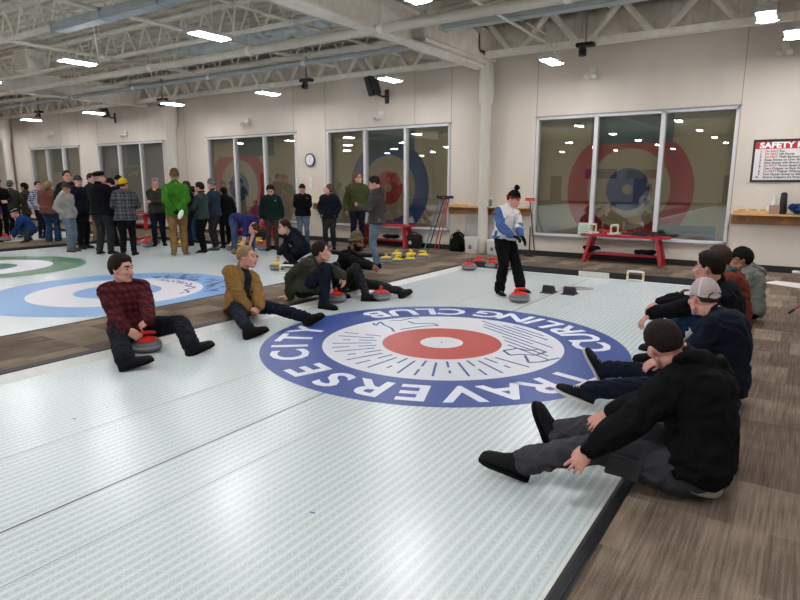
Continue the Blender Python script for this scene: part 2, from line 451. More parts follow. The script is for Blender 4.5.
    for i, sg in enumerate((-1, 1)):
        sh, el, wr, hp, kn, an = J[i]
        t.ell(hp-fh*.022*s, (.094*s*fat, .098*s*fat, .098*s*fat))
        t.tube([hp, hp.lerp(kn, .35), hp.lerp(kn, .7), kn], [(.088*fat+te)*s, (.08*fat+te)*s, (.065+te)*s, (.056+te)*s], 14)
        hem = q.get('hem', .93)
        t.tube([kn, kn.lerp(an, .3), kn.lerp(an, .7), kn.lerp(an, hem)], [(.056+te)*s, (.055+te+fl*.3)*s, (.046+te+fl*.7)*s, (.043+te+fl)*s], 14)
    me = remesh(t, cv, 3)
    wrinkle(me, q.get('twr', .010), sd, 14); me.materials.append(q['bottom'])
    tro = link('trousers', me, root)
    if q.get('cargo'):
        for i in (0, 1):
            sh, el, wr, hp, kn, an = J[i]; c = hp.lerp(kn, .72); ax = (kn-hp).normalized()
            side = hr*(-1 if i == 0 else 1); nrm = (side+fh*.25); nrm = (nrm-ax*nrm.dot(ax)).normalized(); w = ax.cross(nrm)
            Mx = Matrix((ax, w, nrm)).transposed().to_4x4(); Mx.translation = c+nrm*(.074+te)*s
            pg = G(); pg.box(-.085*s, .075*s, -.06*s, .06*s, -.012, .012, Mx); pg.box(-.09*s, -.045*s, -.063*s, .063*s, .0, .018, Mx)
            obj('cargo_pocket', pg, q['bottom'], root, True, .6, bevel=.005)
    # ---- top
    g = G(); hem = q.get('tophem', -.1)
    e = th
    secs = [(hem, .168+q.get('hemflare', 0), .12+belly*.5+q.get('hemflare', 0), belly*.4)]+[(x[0], x[1]+(.014 if x[0] < .2 else 0), x[2]+(.018 if x[0] < .2 else 0), x[3]) for x in SEC if x[0] > hem+.05]
    torso(g, secs, e)
    for i, sg in enumerate((-1, 1)):
        sh, el, wr, hp, kn, an = J[i]
        g.tube([N+(cS-N)*.22, N+(cS-N)*.45+(sh-cS)*.5, sh], [(.056+e*.4)*s, (.05+e*.6)*s, (.056+e*.9)*s*(.6+.4*fat)], 14)
        g.tube([sh, sh.lerp(el, .5), el], [(.056+e*.85)*s*(.5+.5*fat), (.053+e)*s*(.7+.3*fat), (.046+e)*s], 14)
        if sleeve >= 1:
            g.tube([el, el.lerp(wr, .5), el.lerp(wr, .97)], [(.046+e)*s, (.042+e)*s, (.033+e*.8)*s], 14)
        elif sleeve > .5: g.tube([el, el.lerp(wr, sleeve-.5)], [(.046+e)*s, (.042+e)*s], 14)
        if q.get('sleeves_off'): pass
    st = q.get('style', 'sweater')
    nt = (nb-N).normalized(); nr = nt.cross(look).normalized(); nf = nr.cross(nt)
    if st in ('jacket', 'puffer', 'shirt', 'vest'):
        cr = .062*s; ring = [N+nt*.028*s+(nr*math.cos(a)+nf*math.sin(a)*1.05)*cr+nt*(-.012*s*math.sin(a)) for a in [2*PI*k/20 for k in range(21)]]
        g.tube(ring, (.016 if st != 'shirt' else .011)*s, 10, roundcap=False)
        if st in ('jacket', 'puffer', 'vest'): g.tube([p+nt*.02*s for p in ring], .013*s, 10, roundcap=False)
    elif st == 'hoodie':
        ring = [N+nt*.03*s+(nr*math.cos(a)+nf*math.sin(a)*1.1)*.078*s+nt*(-.03*s*math.sin(a)) for a in [2*PI*k/20 for k in range(21)]]
        g.tube(ring, .026*s, 10, roundcap=False)
        bk = -fS; c = N+bk*.075*s-nt*.005*s
        hk_ = q.get('hood', 1.0); g.ell(c+nt*.02*s*hk_, (.095*s*hk_, .055*s*hk_, .055*s*hk_), Matrix((rS, -bk, nt)).transposed()); g.ell(c+bk*.035*s-nt*.045*s, (.105*s*hk_, .045*s*hk_, .08*s*hk_), Matrix((rS, -bk, nt)).transposed())
        g.tube([N+rS*.1*s+bk*.03*s, c+bk*.02*s+nt*.012*s, N-rS*.1*s+bk*.03*s], [.03*s, .04*s, .03*s], 12, sub=4)
    else:
        ring = [N+nt*.012*s+(nr*math.cos(a)+nf*math.sin(a)*1.1)*.06*s+nt*(-.014*s*math.sin(a)) for a in [2*PI*k/20 for k in range(21)]]
        g.tube(ring, .009*s, 8, roundcap=False)
    me = remesh(g, cv, 3)
    wrinkle(me, q.get('wr_amp', .011), sd+9, 10)
    mats = [q['top']]+q.get('topmats', []); 
    for m in mats: me.materials.append(m)
    co = mcoords(me)
    if st == 'puffer' or q.get('quilt'):
        nn = np.empty(len(me.vertices)*3, 'f'); me.vertices.foreach_get('normal', nn); nn = nn.reshape(-1, 3)
        amp = .009*np.abs(np.sin(co[:, 2]/.05*PI))**.6; me.vertices.foreach_set('co', (co+nn*amp[:, None]).ravel())
    if 'topfn' in q:      # colours by place on the garment itself
        c = fcent(me); A = np.array
        cc, r0, f0 = frame(.6)
        x = (c-A(cc)) @ A(r0); y = (c-A(cc)) @ A(f0); z = (c-A(cc)) @ A((N-P).normalized())
        ad = np.full(len(c), 9.0)
        for i in (0, 1):
            for a0, a1 in ((J[i][0], J[i][1]), (J[i][1], J[i][2])):
                a0 = A(a0); a1 = A(a1); d = a1-a0; tt = np.clip(((c-a0) @ d)/(d @ d), 0, 1); ad = np.minimum(ad, np.linalg.norm(c-a0-tt[:, None]*d, axis=1))
        me.polygons.foreach_set('material_index', q['topfn'](x/s, y/s, z/s, ad/s).astype('i'))
    top = link(q.get('topname', 'jacket' if st in ('jacket', 'puffer') else 'hoodie' if st == 'hoodie' else 'sweater' if st == 'sweater' else 'shirt'), me, root)
    # ---- shoes
    for i in (0, 1):
        an = J[i][5]; to = D(q['toe'][i]); up = D(q['sup'][i]) if 'sup' in q else V((0, 0, 1))
        U, S = shoe_mesh(an, to, up, s, q.get('shoestyle', 'sneaker'))
        so = obj('shoe', U, [q.get('shoe', MAT_SHOE), q.get('lace', q.get('shoe', MAT_SHOE))], root, True, None); obj('sole', S, q.get('sole', MAT_SOLE), so, True, .9)
    # ---- hair and headgear
    hk = q.get('hair')
    if hk:
        hg = cap_mesh(hair_fn(seed=sd, **hk), MH, HC, hs)
        if q.get('long'):
            ln = q['long']
            for a in range(-5, 6):
                an_ = PI+a*.26; d = V((math.sin(an_), math.cos(an_), 0))
                p0 = HC+MH @ ((C0+d*.088+V((0, 0, -.0)))*hs); p1 = HC+MH @ ((C0+V((d.x*.1, d.y*.09-.01, -.1)))*hs); p2 = HC+MH @ V((d.x*.095*hs, (d.y*.08-.02)*hs, -ln*hs))
                hg.tube([p0, p1, p2], [.026*hs, .028*hs, .016*hs], 8, sub=4)
        me = remesh(hg, .006 if near else .009, 1) if q.get('long') else None
        if me: me.materials.append(q['haircol']); link('hair', me, root)
        else: obj('hair', hg, q['haircol'], root, True, None)
    if q.get('beard'): obj('beard', cap_mesh(beard_fn(q['beard']), MH, HC, hs), q['haircol'], root, True, None)
    hat = q.get('hat')
    if hat:
        k = hat['kind']; hm = hat['mat']
        if k == 'cap':
            ho = obj('cap', cap_mesh(dome_fn(17, -8, .012, .011, seed=sd), MH, HC, hs), hm, root, True, None)
            bg = G(); nseg = 12; vt = []
            for lay in (.0, -.006):
                for rr in (0, .5, 1):
                    for k2 in range(nseg+1):
                        a = (k2/nseg-.5)*2*1.05; x = math.sin(a)*(.072-.004*rr); y = .076*math.cos(a)+.02+rr*.07*math.cos(a*.95)**.7
                        if k2 in (0, nseg): y = .05+rr*.01
                        vt.append(HC+MH @ (V((x, y, .052-.012*rr-(x/.07)**2*.016+lay))*hs))
            m_ = nseg+1; fsx = []
            for l0, fl_ in ((0, 0), (3*m_, 1)):
                for r0 in range(2):
                    for k2 in range(nseg):
                        q4 = (l0+r0*m_+k2, l0+r0*m_+k2+1, l0+(r0+1)*m_+k2+1, l0+(r0+1)*m_+k2); fsx.append(q4 if fl_ else q4[::-1])
            edge = [2*m_+k2 for k2 in range(m_)]
            for k2 in range(nseg): fsx.append((edge[k2], edge[k2+1], edge[k2+1]+3*m_, edge[k2]+3*m_))
            bg.add(vt, fsx); obj('brim', bg, hat.get('brim', hm), ho, True, .8)
            gb = G(); gb.ell(HC+MH @ (V((0, -.012, .137))*hs), .007*hs)
            obj('button', gb, hm, ho, True)
            if hat.get('mesh'):     # trucker cap: pale mesh rear panels between white seams
                ho.data.materials.append(hat['mesh']); fc = (fcent(ho.data)-np.array(HC)) @ np.array(MHi).T/hs
                az = np.degrees(np.abs(np.arctan2(fc[:, 0], fc[:, 1]+.01))); el = np.degrees(np.arctan2(fc[:, 2]-.02, np.hypot(fc[:, 0], fc[:, 1]+.01)))
                ho.data.polygons.foreach_set('material_index', ((az > 55) & (np.abs(az-120) > 5) & (el > 6) & (el < 80)).astype('i'))
            if hat.get('open'):     # the opening over the strap at the back
                og = G(); og.tube([HC+MH @ (V((math.sin(a)*.05, -.102-.01*math.cos(a*.5), .018+.034*math.cos(a)))*hs) for a in [(-PI/2+PI*k3/12) for k3 in range(13)]], .004*hs, 6)
                obj('strap_edge', og, hat['open'], ho, True)
        elif k == 'beanie':
            ho = obj('beanie', cap_mesh(dome_fn(22, -12, hat.get('h', .03), .012, 14, .007, sd, .008), MH, HC, hs), [hm]+([hat['band']] if hat.get('band') else []), root, True, None)
            if hat.get('band'):
                fc = (fcent(ho.data)-np.array(HC)) @ np.array(MHi).T/hs
                el = np.degrees(np.arctan2(fc[:, 2]-.02, np.hypot(fc[:, 0], fc[:, 1]+.01))); az = np.degrees(np.abs(np.arctan2(fc[:, 0], fc[:, 1]+.01)))
                ho.data.polygons.foreach_set('material_index', (el < 22-34*az/180+hat.get('bandw', 13)).astype('i'))
            if hat.get('pom'):
                pg = G()
                cpt = HC+MH @ (V((0, -.02, .19))*hs)
                rnd = random.Random(5)
                pg.ell(cpt, .04*hs)
                for _ in range(60):
                    dd = V((rnd.gauss(0, 1), rnd.gauss(0, 1), rnd.gauss(0, 1))).normalized(); pg.ell(cpt+dd*.034*hs, .012*hs, None, 6, 5)
                obj('pompom', pg, hat['pom'], ho, True)
        elif k == 'beret':
            bg = cap_mesh(dome_fn(30, 5, .0, .012, 8, .004, sd), MH, HC, hs)
            bg.ell(HC+MH @ (V((0, -.025, .1))*hs), (.115*hs, .125*hs, .045*hs), MH @ Matrix.Rotation(.18, 3, 'X')); obj('beret', bg, hm, root, True, None)
        elif k == 'helmet':
            ho = obj('cap', cap_mesh(dome_fn(24, -4, .02, .018, 10, .004, sd, .003), MH, HC, hs), hm, root, True, None)
    if q.get('glasses'):
        gg_ = G()
        for sg in (-1, 1):
            gg_.tube([HC+MH @ (V((sg*.032+.023*math.cos(a), .099-.01*abs(sg*.032+.023*math.cos(a))/.05, .006+.017*math.sin(a)))*hs) for a in [2*PI*k/14 for k in range(15)]], .0022*hs, 6, roundcap=False)
            gg_.tube([HC+MH @ (V((sg*.055, .09, .01))*hs), HC+MH @ (V((sg*.083, 0, .006))*hs)], .0022*hs, 6)
        gg_.tube([HC+MH @ (V((-.009, .1, .01))*hs), HC+MH @ (V((.009, .1, .01))*hs)], .0022*hs, 6)
        obj('glasses', gg_, q['glasses'], root, True)
    root['j'] = 0; del root['j']
    info = dict(root=root, J=J, MH=MH, HC=HC, frame=frame, sp=sp, L=L, D=D, top=top, s=s, N=N, fS=fS, rS=rS)
    return info
def wrinkle(me, amp, seed, freq):
    if amp <= 0: return
    co = mcoords(me); nn = np.empty(len(me.vertices)*3, 'f'); me.vertices.foreach_get('normal', nn); nn = nn.reshape(-1, 3)
    out = co.copy()
    for i, c in enumerate(co):
        w = V((c[0]*freq*.8+seed, c[1]*freq*.8, c[2]*freq*1.1)); w2 = w+V((noise.noise(w*.45)*2.0, 0, noise.noise(w*.6)*1.2)); a = noise.noise(w2); b = noise.noise(w2*2.3)
        out[i] += nn[i]*amp*((1-abs(a)*3.2)*.8-abs(b)*.5)
    me.vertices.foreach_set('co', out.ravel()); me.update()
def chest_patch(info, name, m, geofn, t=.68, push=.0):
    """a flat print on the chest: geofn(g, M) draws in x (person's right to left), y up"""
    c, r, f = info['frame'](t); up = r.cross(f)*-1
    up = f.cross(r)*-1 if False else (r.cross(f))
    M = Matrix((r*-1, up*1, f)).transposed().to_4x4()
    M.translation = c+f*(.13*info['s']+push)
    g = G(); geofn(g, M); return obj(name, g, m, info['root'])
MAT_SHOE = mat('shoe_black', '0e0e10', rough=.75, spec=.2, noise_amt=.2, nscale=40)
MAT_SHOEG = mat('shoe_grey', '50504e', rough=.7, noise_amt=.2, nscale=40)
MAT_SHOEB = mat('shoe_brown', '4d3526', rough=.6, noise_amt=.2, nscale=40)
MAT_SOLE = mat('sole_black', '0a0a0b', rough=.85, spec=.15); MAT_SOLEW = mat('sole_white', 'c8c6c0', rough=.6)
# ---- a standing person from where the feet stand
def stand(label, x, y, yaw, H, arms='side', z=0.0, lookyaw=None, lookp=0, lean=0, **kw):
    s = H/1.78; a = math.radians(yaw); f = V((math.cos(a), math.sin(a), 0)); r = V((math.sin(a), -math.cos(a), 0)); U = V((0, 0, 1))
    b = V((x, y, z))
    pel = b+U*.93*s; neck = b+U*1.492*s+f*(lean-.01)*s
    la = math.radians(yaw if lookyaw is None else lookyaw); lp = math.radians(lookp)
    look = V((math.cos(la)*math.cos(lp), math.sin(la)*math.cos(lp), math.sin(lp)))
    hd = neck+U*.14*s+f*.035*s+look*.012*s
    ft = kw.pop('feet', .11); stag = kw.pop('stag', .04)
    q = dict(base=b, yaw=yaw, s=s, pel=pel, neck=neck, head=hd, look=look, kpole=[f, f])
    q['ank'] = [b-r*ft*s-f*stag*s+U*.088*s, b+r*ft*s+f*stag*s+U*.088*s]
    q['toe'] = [f-r*.2, f+r*.2]
    sh = lambda sg: neck+r*sg*.19*s-U*.06*s
    if arms == 'side': W = [b-r*.27*s+U*.9*s+f*.03*s, b+r*.27*s+U*.9*s+f*.03*s]; d = [-U+f*.15]*2; dor = [-r, r]
    elif arms == 'pocket': W = [b-r*.2*s+U*.99*s+f*.08*s, b+r*.2*s+U*.99*s+f*.08*s]; d = [-U+f*.4+r*.4, -U+f*.4-r*.4]; dor = [-r+f, r+f]
    elif arms == 'behind': W = [b-r*.05*s+U*.97*s-f*.19*s, b+r*.05*s+U*.99*s-f*.19*s]; d = [r*.7-U*.6, -r*.7-U*.6]; dor = [-f, -f]; q['epole'] = [-r-f*.6, r-f*.6]
    elif arms == 'front': W = [b-r*.1*s+U*1.1*s+f*.3*s, b+r*.1*s+U*1.1*s+f*.3*s]; d = [r+f*.3, -r+f*.3]; dor = [f+U*.3]*2; q['epole'] = [-r-U*.8-f*.3, r-U*.8-f*.3]
    elif arms == 'crossed': W = [b+r*.08*s+U*1.18*s+f*.22*s, b-r*.08*s+U*1.22*s+f*.24*s]; d = [r, -r]; dor = [f]*2; q['epole'] = [-r-U, r-U]
    elif arms == 'chin': W = [b+r*.1*s+U*1.17*s+f*.22*s, b+r*.04*s+U*1.43*s+f*.17*s]; d = [r+f*.2, U-f*.1-r*.3]; dor = [f+U*.2, f]; q['epole'] = [-r-U, r*.4-U]; q['curl'] = (.4, .9)
    elif arms == 'phone': W = [b-r*.12*s+U*1.2*s+f*.32*s, b+r*.2*s+U*.98*s+f*.1*s]; d = [f+U*.4, -U+f*.5]; dor = [-U-r*.6, r+f]; q['epole'] = [-U-r*.4, -f-U]; q['curl'] = (.9, .5)
    q['wr'] = W; q['hdir'] = d; q['hdor'] = dor
    q.update(kw); q['fat'] = q.get('fat', 1.0)*1.09; q['th'] = q.get('th', .012)+.006; q['tease'] = q.get('tease', .008)+.006; q['hemflare'] = q.get('hemflare', 0)+.014; return person(label, q)
def gstand(label, px, py, ptop, yaw, arms='side', z=0.0, hatadd=0.0, **kw):
    p = gz(px, py, z); d = math.hypot(p.x, p.y)
    top = CAMP+ray(px, ptop)*(d/math.hypot(ray(px, ptop).x, ray(px, ptop).y))
    H = top.z-z-hatadd
    if 'Hfix' in kw: H = kw.pop('Hfix')
    print('stand %-44s x %.2f y %.2f H %.2f' % (label[:44], p.x, p.y, H))
    return stand(label, p.x, p.y, yaw, H, arms, z, **kw)
# ================================================================= the hall
def nodes_chain(m):
    nt = m.node_tree; return nt.nodes, nt.links, nt.nodes['Principled BSDF']
def carpet_mat():
    m, nt, b = newmat('carpet_tiles'); N, L = nt.nodes, nt.links
    g = N.new('ShaderNodeNewGeometry')
    br = N.new('ShaderNodeTexBrick'); br.inputs['Scale'].default_value = 1; br.inputs['Brick Width'].default_value = .25; br.inputs['Row Height'].default_value = .5
    br.inputs['Mortar Size'].default_value = 0; br.inputs['Color1'].default_value = (0, 0, 0, 1); br.inputs['Color2'].default_value = (1, 1, 1, 1)
    br.offset = .37; br.squash = 1.6; br.squash_frequency = 3
    L.new(g.outputs['Position'], br.inputs['Vector'])
    mp = N.new('ShaderNodeMapping'); mp.inputs['Scale'].default_value = (75, 2.6, 1); L.new(g.outputs['Position'], mp.inputs['Vector'])
    n1 = N.new('ShaderNodeTexNoise'); n1.inputs['Scale'].default_value = 1; n1.inputs['Detail'].default_value = 5; L.new(mp.outputs[0], n1.inputs['Vector'])
    mp2 = N.new('ShaderNodeMapping'); mp2.inputs['Scale'].default_value = (3, 3.2, 1); L.new(g.outputs['Position'], mp2.inputs['Vector'])
    n2 = N.new('ShaderNodeTexNoise'); n2.inputs['Scale'].default_value = 1; n2.inputs['Detail'].default_value = 3; L.new(mp2.outputs[0], n2.inputs['Vector'])
    n3 = N.new('ShaderNodeTexNoise'); n3.inputs['Scale'].default_value = 160; n3.inputs['Detail'].default_value = 2; L.new(g.outputs['Position'], n3.inputs['Vector'])
    def ma(op, a, b_):
        x = N.new('ShaderNodeMath'); x.operation = op
        for i, q in enumerate((a, b_)):
            if isinstance(q, (int, float)): x.inputs[i].default_value = q
            else: L.new(q, x.inputs[i])
        return x.outputs[0]
    bw = N.new('ShaderNodeRGBToBW'); L.new(br.outputs['Color'], bw.inputs[0])
    t = ma('ADD', ma('MULTIPLY', bw.outputs[0], .2), ma('MULTIPLY', n1.outputs['Fac'], .42))
    t = ma('ADD', t, ma('MULTIPLY', n2.outputs['Fac'], .26)); t = ma('ADD', t, ma('MULTIPLY', n3.outputs['Fac'], .36))
    r = N.new('ShaderNodeValToRGB'); e = r.color_ramp.elements
    e[0].position = .36; e[0].color = (*hexc('3a302a'), 1); e[1].position = .82; e[1].color = (*hexc('958674'), 1)
    x = r.color_ramp.elements.new(.6); x.color = (*hexc('675a4e'), 1)
    L.new(t, r.inputs['Fac']); L.new(r.outputs['Color'], b.inputs['Base Color']); b.inputs['Roughness'].default_value = .95; b.inputs['Specular IOR Level'].default_value = .1
    bp = N.new('ShaderNodeBump'); bp.inputs['Strength'].default_value = .5; bp.inputs['Distance'].default_value = .004
    L.new(n3.outputs['Fac'], bp.inputs['Height']); L.new(bp.outputs['Normal'], b.inputs['Normal'])
    return m
def ice_mat(name, ribs=True, base='d6dedd', dark='b3c0bf', fixed=None, rough=.23):
    m, nt, b = newmat(name); N, L = nt.nodes, nt.links
    g = N.new('ShaderNodeNewGeometry'); sp = N.new('ShaderNodeSeparateXYZ'); L.new(g.outputs['Position'], sp.inputs[0])
    def ma(op, a, b_=0.0, c_=None):
        x = N.new('ShaderNodeMath'); x.operation = op
        for i, q in enumerate((a, b_, c_)):
            if q is None: continue
            if isinstance(q, (int, float)): x.inputs[i].default_value = q
            else: L.new(q, x.inputs[i])
        return x.outputs[0]
    X, Y = sp.outputs['X'], sp.outputs['Y']
    rib = ma('ADD', ma('MULTIPLY', ma('SINE', ma('MULTIPLY', X, 2*PI/.054)), .5), .5)      # ridges along the sheet
    d1 = ma('ABSOLUTE', ma('SINE', ma('MULTIPLY', ma('ADD', X, Y), PI/.045)))
    d2 = ma('ABSOLUTE', ma('SINE', ma('MULTIPLY', ma('SUBTRACT', X, Y), PI/.045)))
    lat = ma('MINIMUM', d1, d2); lat = ma('MULTIPLY', ma('LESS_THAN', lat, .22), ma('SUBTRACT', 1, rib))
    pat = ma('MAXIMUM', ma('POWER', rib, 1.6), ma('MULTIPLY', lat, .75))
    n = N.new('ShaderNodeTexNoise'); n.inputs['Scale'].default_value = .9; n.inputs['Detail'].default_value = 3; L.new(g.outputs['Position'], n.inputs['Vector'])
    n2 = N.new('ShaderNodeTexNoise'); n2.inputs['Scale'].default_value = 150; n2.inputs['Detail'].default_value = 2; L.new(g.outputs['Position'], n2.inputs['Vector'])
    mx = N.new('ShaderNodeMix'); mx.data_type = 'RGBA'
    if fixed:
        c = hexc(fixed); mx.inputs[6].default_value = (*[q*.9 for q in c], 1); mx.inputs[7].default_value = (*c, 1)
    else:
        mx.inputs[6].default_value = (*hexc(dark), 1); mx.inputs[7].default_value = (*hexc(base), 1)
    L.new(ma('ADD', ma('MULTIPLY', pat, .8 if ribs else .15), ma('MULTIPLY', n.outputs['Fac'], .3)), mx.inputs[0])
    L.new(mx.outputs[2], b.inputs['Base Color'])
    L.new(ma('ADD', ma('MULTIPLY', n2.outputs['Fac'], .22), rough-.08), b.inputs['Roughness'])
    bp = N.new('ShaderNodeBump'); bp.inputs['Strength'].default_value = .22; bp.inputs['Distance'].default_value = .0025
    L.new(ma('ADD', ma('MULTIPLY', pat, .5 if ribs else .1), n2.outputs['Fac']), bp.inputs['Height']); L.new(bp.outputs['Normal'], b.inputs['Normal'])
    b.inputs['Specular IOR Level'].default_value = .6
    return m
M_CARPET = carpet_mat()
M_ICE = ice_mat('synthetic_ice')
M_RUB = mat('black_rubber', '17171a', rough=.6)
M_KERB = mat('kerb_white', 'd9dad4', rough=.5, noise_amt=.05, nscale=8)
def wall_mat():
    m, nt, b = newmat('wall_panel'); N, L = nt.nodes, nt.links
    g = N.new('ShaderNodeNewGeometry'); n = N.new('ShaderNodeTexNoise'); n.inputs['Scale'].default_value = 1.1; n.inputs['Detail'].default_value = 4
    mp = N.new('ShaderNodeMapping'); mp.inputs['Scale'].default_value = (1.5, 1, .5); L.new(g.outputs['Position'], mp.inputs['Vector']); L.new(mp.outputs[0], n.inputs['Vector'])
    r = N.new('ShaderNodeValToRGB'); r.color_ramp.elements[0].position = .3; r.color_ramp.elements[1].position = .7
    r.color_ramp.elements[0].color = (*hexc('c9bfb2'), 1); r.color_ramp.elements[1].color = (*hexc('d2c8bb'), 1)
    L.new(n.outputs['Fac'], r.inputs['Fac']); L.new(r.outputs['Color'], b.inputs['Base Color']); b.inputs['Roughness'].default_value = .55; b.inputs['Specular IOR Level'].default_value = .35
    return m
M_WALL = wall_mat()
M_SEAM = mat('wall_seam', '8d857a', rough=.8)
M_FOAM = mat('sprayed_foam', 'dbd5c9', rough=.9, noise_amt=.12, nscale=5, bump=.9, bscale=9)
M_JOIST = mat('painted_steel', 'eae6dc', rough=.7, noise_amt=.08, nscale=6, bump=.25, bscale=30)
M_DECK = mat('roof_deck', 'd8d2c6', rough=.9, noise_amt=.2, nscale=2.5, bump=1.0, bscale=7)
M_DUCT = mat('duct_grey', 'a5acb0', rough=.55, noise_amt=.08, nscale=5)
M_PIPE = mat('pipe_cream', 'cfcabd', rough=.5, noise_amt=.05, nscale=6)
M_ALU = mat('window_aluminium', 'cfcfcf', rough=.4, metal=.15)
M_BASE = mat('baseboard_black', '1c1b1c', rough=.5)
XL, XR, YB = -31.0, 9.0, 10.46
YF = -22.0
# ---- floor: raised carpet strips, the ice lower between them
fl = G()
fl.box(-32, XR+1, YF-6, 13, -.3, -.02)
floor = struct('floor', fl, M_KERB)
def fpart(name, g, m, **k): return struct(name, g, m, parent=floor, **k)
ZC = CARP
cp = G()
cp.box(-.62, XR, YF-5, 10.56, -.02, ZC)                 # right-hand side
cp.box(XL, XR, 10.56, 13, -.02, ZC)                    # along the back wall
cp.box(-6.8, -5.52, YF, 10.56, -.02, ZC)               # walkway between the sheets
cp.box(-17.7, -15.75, YF, 10.56, -.02, ZC)
cp.box(XL, -22.4, YF, 10.56, -.02, ZC)
cp.box(XL, XR, YF-5, YF, -.02, ZC)
fpart('carpet', cp, M_CARPET)
ice = G()
ice.box(-5.31, -.70, YF, YB, -.02, 0)
ice.box(-15.65, -6.8, YF, YB+.1, -.02, 0); ice.box(-22.4, -17.7, YF, YB+.1, -.02, 0)
fpart('ice_sheet', ice, M_ICE)
kb = G()
kb.add([(-5.31, YF, 0), (-5.31, YB, 0), (-5.42, YB, ZC), (-5.42, YF, ZC)], [(0, 1, 2, 3)])
kb.box(-.722, -.70, YF, YB, 0, .004); kb.box(-5.31, -.70, YB-.05, YB, 0, .004)
kb.box(-15.67, -15.6, YF, YB, 0, .01)
fpart('kerb', kb, M_KERB)
rb = G()
rb.add([(-.70, YF, 0), (-.70, YB, 0), (-.685, YB, .045), (-.685, YF, .045), (-.66, YF, .056), (-.66, YB, .056), (-.612, YB, .052), (-.612, YF, .052)], [(0, 1, 2, 3), (3, 2, 5, 4), (4, 5, 6, 7)])
for i in range(3): rb.box(-.665+.016*i, -.660+.016*i, YF, YB, .053, .058)
rb.box(-5.53, -5.42, YF, 10.56, 0, ZC+.008)
rb.box(-15.76, -15.67, YF, 10.5, 0, ZC+.03)
rb.box(-5.42, -.612, YB, YB+.12, 0, .105); rb.box(-15.67, -6.8, YB+.1, YB+.2, 0, .09); rb.box(-22.4, -17.7, YB+.1, YB+.2, 0, .09)
rb.box(-6.815, -6.79, YF, YB, 0, ZC+.004)
fpart('rubber_edge', rb, M_RUB)
sm = G(); sm.box(-3.004, -2.993, YF, YB, 0, .0012)
sm2 = G()
for x in (-3.83, -2.57): sm2.box(x-.002, x+.002, YF, YB, 0, .0012)
for x0 in (-8.6, -13.15): sm2.box(x0-.004, x0+.004, YF, YB, 0, .0012)
fpart('centre_line', sm, mat('line_dark', '5b5560', rough=.6)); fpart('panel_seam', sm2, mat('seam_grey', '9aa4a6', rough=.6))
# ---- houses
def ring_geo(g, cx, cy, r0, r1, z, n=120, m=None):
    vs = [(cx+r*math.cos(2*PI*k/n), cy+r*math.sin(2*PI*k/n), z) for r in (r0, r1) for k in range(n)]
    g.add(vs, [(k, (k+1) % n, n+(k+1) % n, n+k)[::-1] for k in range(n)], m)
def house(cx, cy, z, c12, c8, c4, cb):
    for i, (r0, r1, c) in enumerate(((1.22, 1.83, c12), (.61, 1.22, c8), (.22, .61, c4), (.0, .22, cb))):
        g = G(); ring_geo(g, cx, cy, max(r0, .001), r1, z); fpart('house_ring', g, c)
I_BLUE = ice_mat('ice_blue', True, fixed='27468f', rough=.36); I_RED = ice_mat('ice_red', True, fixed='b8463e', rough=.36)
I_WHITE = ice_mat('ice_white', False, base='e2e3e6', dark='d0d3d8', rough=.34)
I_LBLUE = ice_mat('ice_light_blue', False, fixed='6fa0d2', rough=.36); I_GREEN = ice_mat('ice_green', False, fixed='3f7a5c', rough=.36); I_PINK = ice_mat('ice_pale', False, base='e0dde0', dark='d2cfd4', rough=.34)
HX, HY = -2.99, 5.24
house(HX, HY, .0018, I_BLUE, I_WHITE, I_RED, I_WHITE)
house(-8.56, 5.12, .0018, I_LBLUE, I_PINK, I_LBLUE, I_PINK)
house(-13.15, 5.1, .0018, I_GREEN, I_PINK, I_GREEN, I_PINK)
house(-20.0, 5.1, .0018, I_RED, I_PINK, I_RED, I_PINK)
fpart('button_pin', (lambda g: (g.lathe([(.012, 0), (.012, .003)], (HX, HY, .001), 12), g)[1])(G()), mat('pin', '7a6a62'))
M_LET = mat('letter_white', 'dfe3ea', rough=.4); M_LINE = mat('deco_blue', '2c4a8c', rough=.45)
lt = G()
def arc_letter(ch, deg, top_out, cx=HX, cy=HY, R=1.525, size=.5, z=.0035, g=None, m=None, bold=.012):
    a = math.radians(deg); o = V((math.cos(a), math.sin(a), 0)); up = o if top_out else -o
    x = up.cross(V((0, 0, 1)))
    M = Matrix((x*1.05, up, V((0, 0, 1)))).transposed().to_4x4(); M.translation = V((cx, cy, z))+o*R
    text_geo(g, ch, size, M, .0004, bold, m=m)
for ch, a in zip('TRAVERSECITY', (-14.5, -28.5, -41, -54, -68, -81.5, -95.5, -109, -129, -141, -153, -166)): arc_letter(ch, a, True, g=lt)
for ch, a in zip('CURLINGCLUB', (27.3, 41, 54, 65.5, 73.5, 83.5, 97, 115, 127, 139, 152)): arc_letter(ch, a, False, g=lt)
fpart('house_lettering', lt, M_LET)
deco = G()
def dash(a, r0, r1, w=.022):
    a = math.radians(a); o = V((math.cos(a), math.sin(a), 0)); c = V((HX, HY, .0034))
    deco.bar(c+o*r0, c+o*r1, w, .0006)
rnd = random.Random(3)
for i, a in enumerate(range(-168, -15, 8)):      # short dashes fanning out towards the near side
    if i % 2: dash(a, .72, 1.12)
    else: dash(a, .68, .86); dash(a, .95, 1.03 if i % 4 else 1.12)
for k, (y, x0, x1) in enumerate(((.78, -.35, .5), (.86, -.45, .7), (.94, -.6, .3), (.7, .1, .8), (.62, .25, .9), (1.02, -.3, .45), (.54, .4, 1.0), (1.1, -.2, .3))):    # long water lines on the far side
    M = Matrix.Rotation(math.radians(-28), 3, 'Z'); c = V((HX, HY, .0034))
    deco.bar(c+M @ V((x0, y, 0)), c+M @ V((x1, y, 0)), .02, .0006)
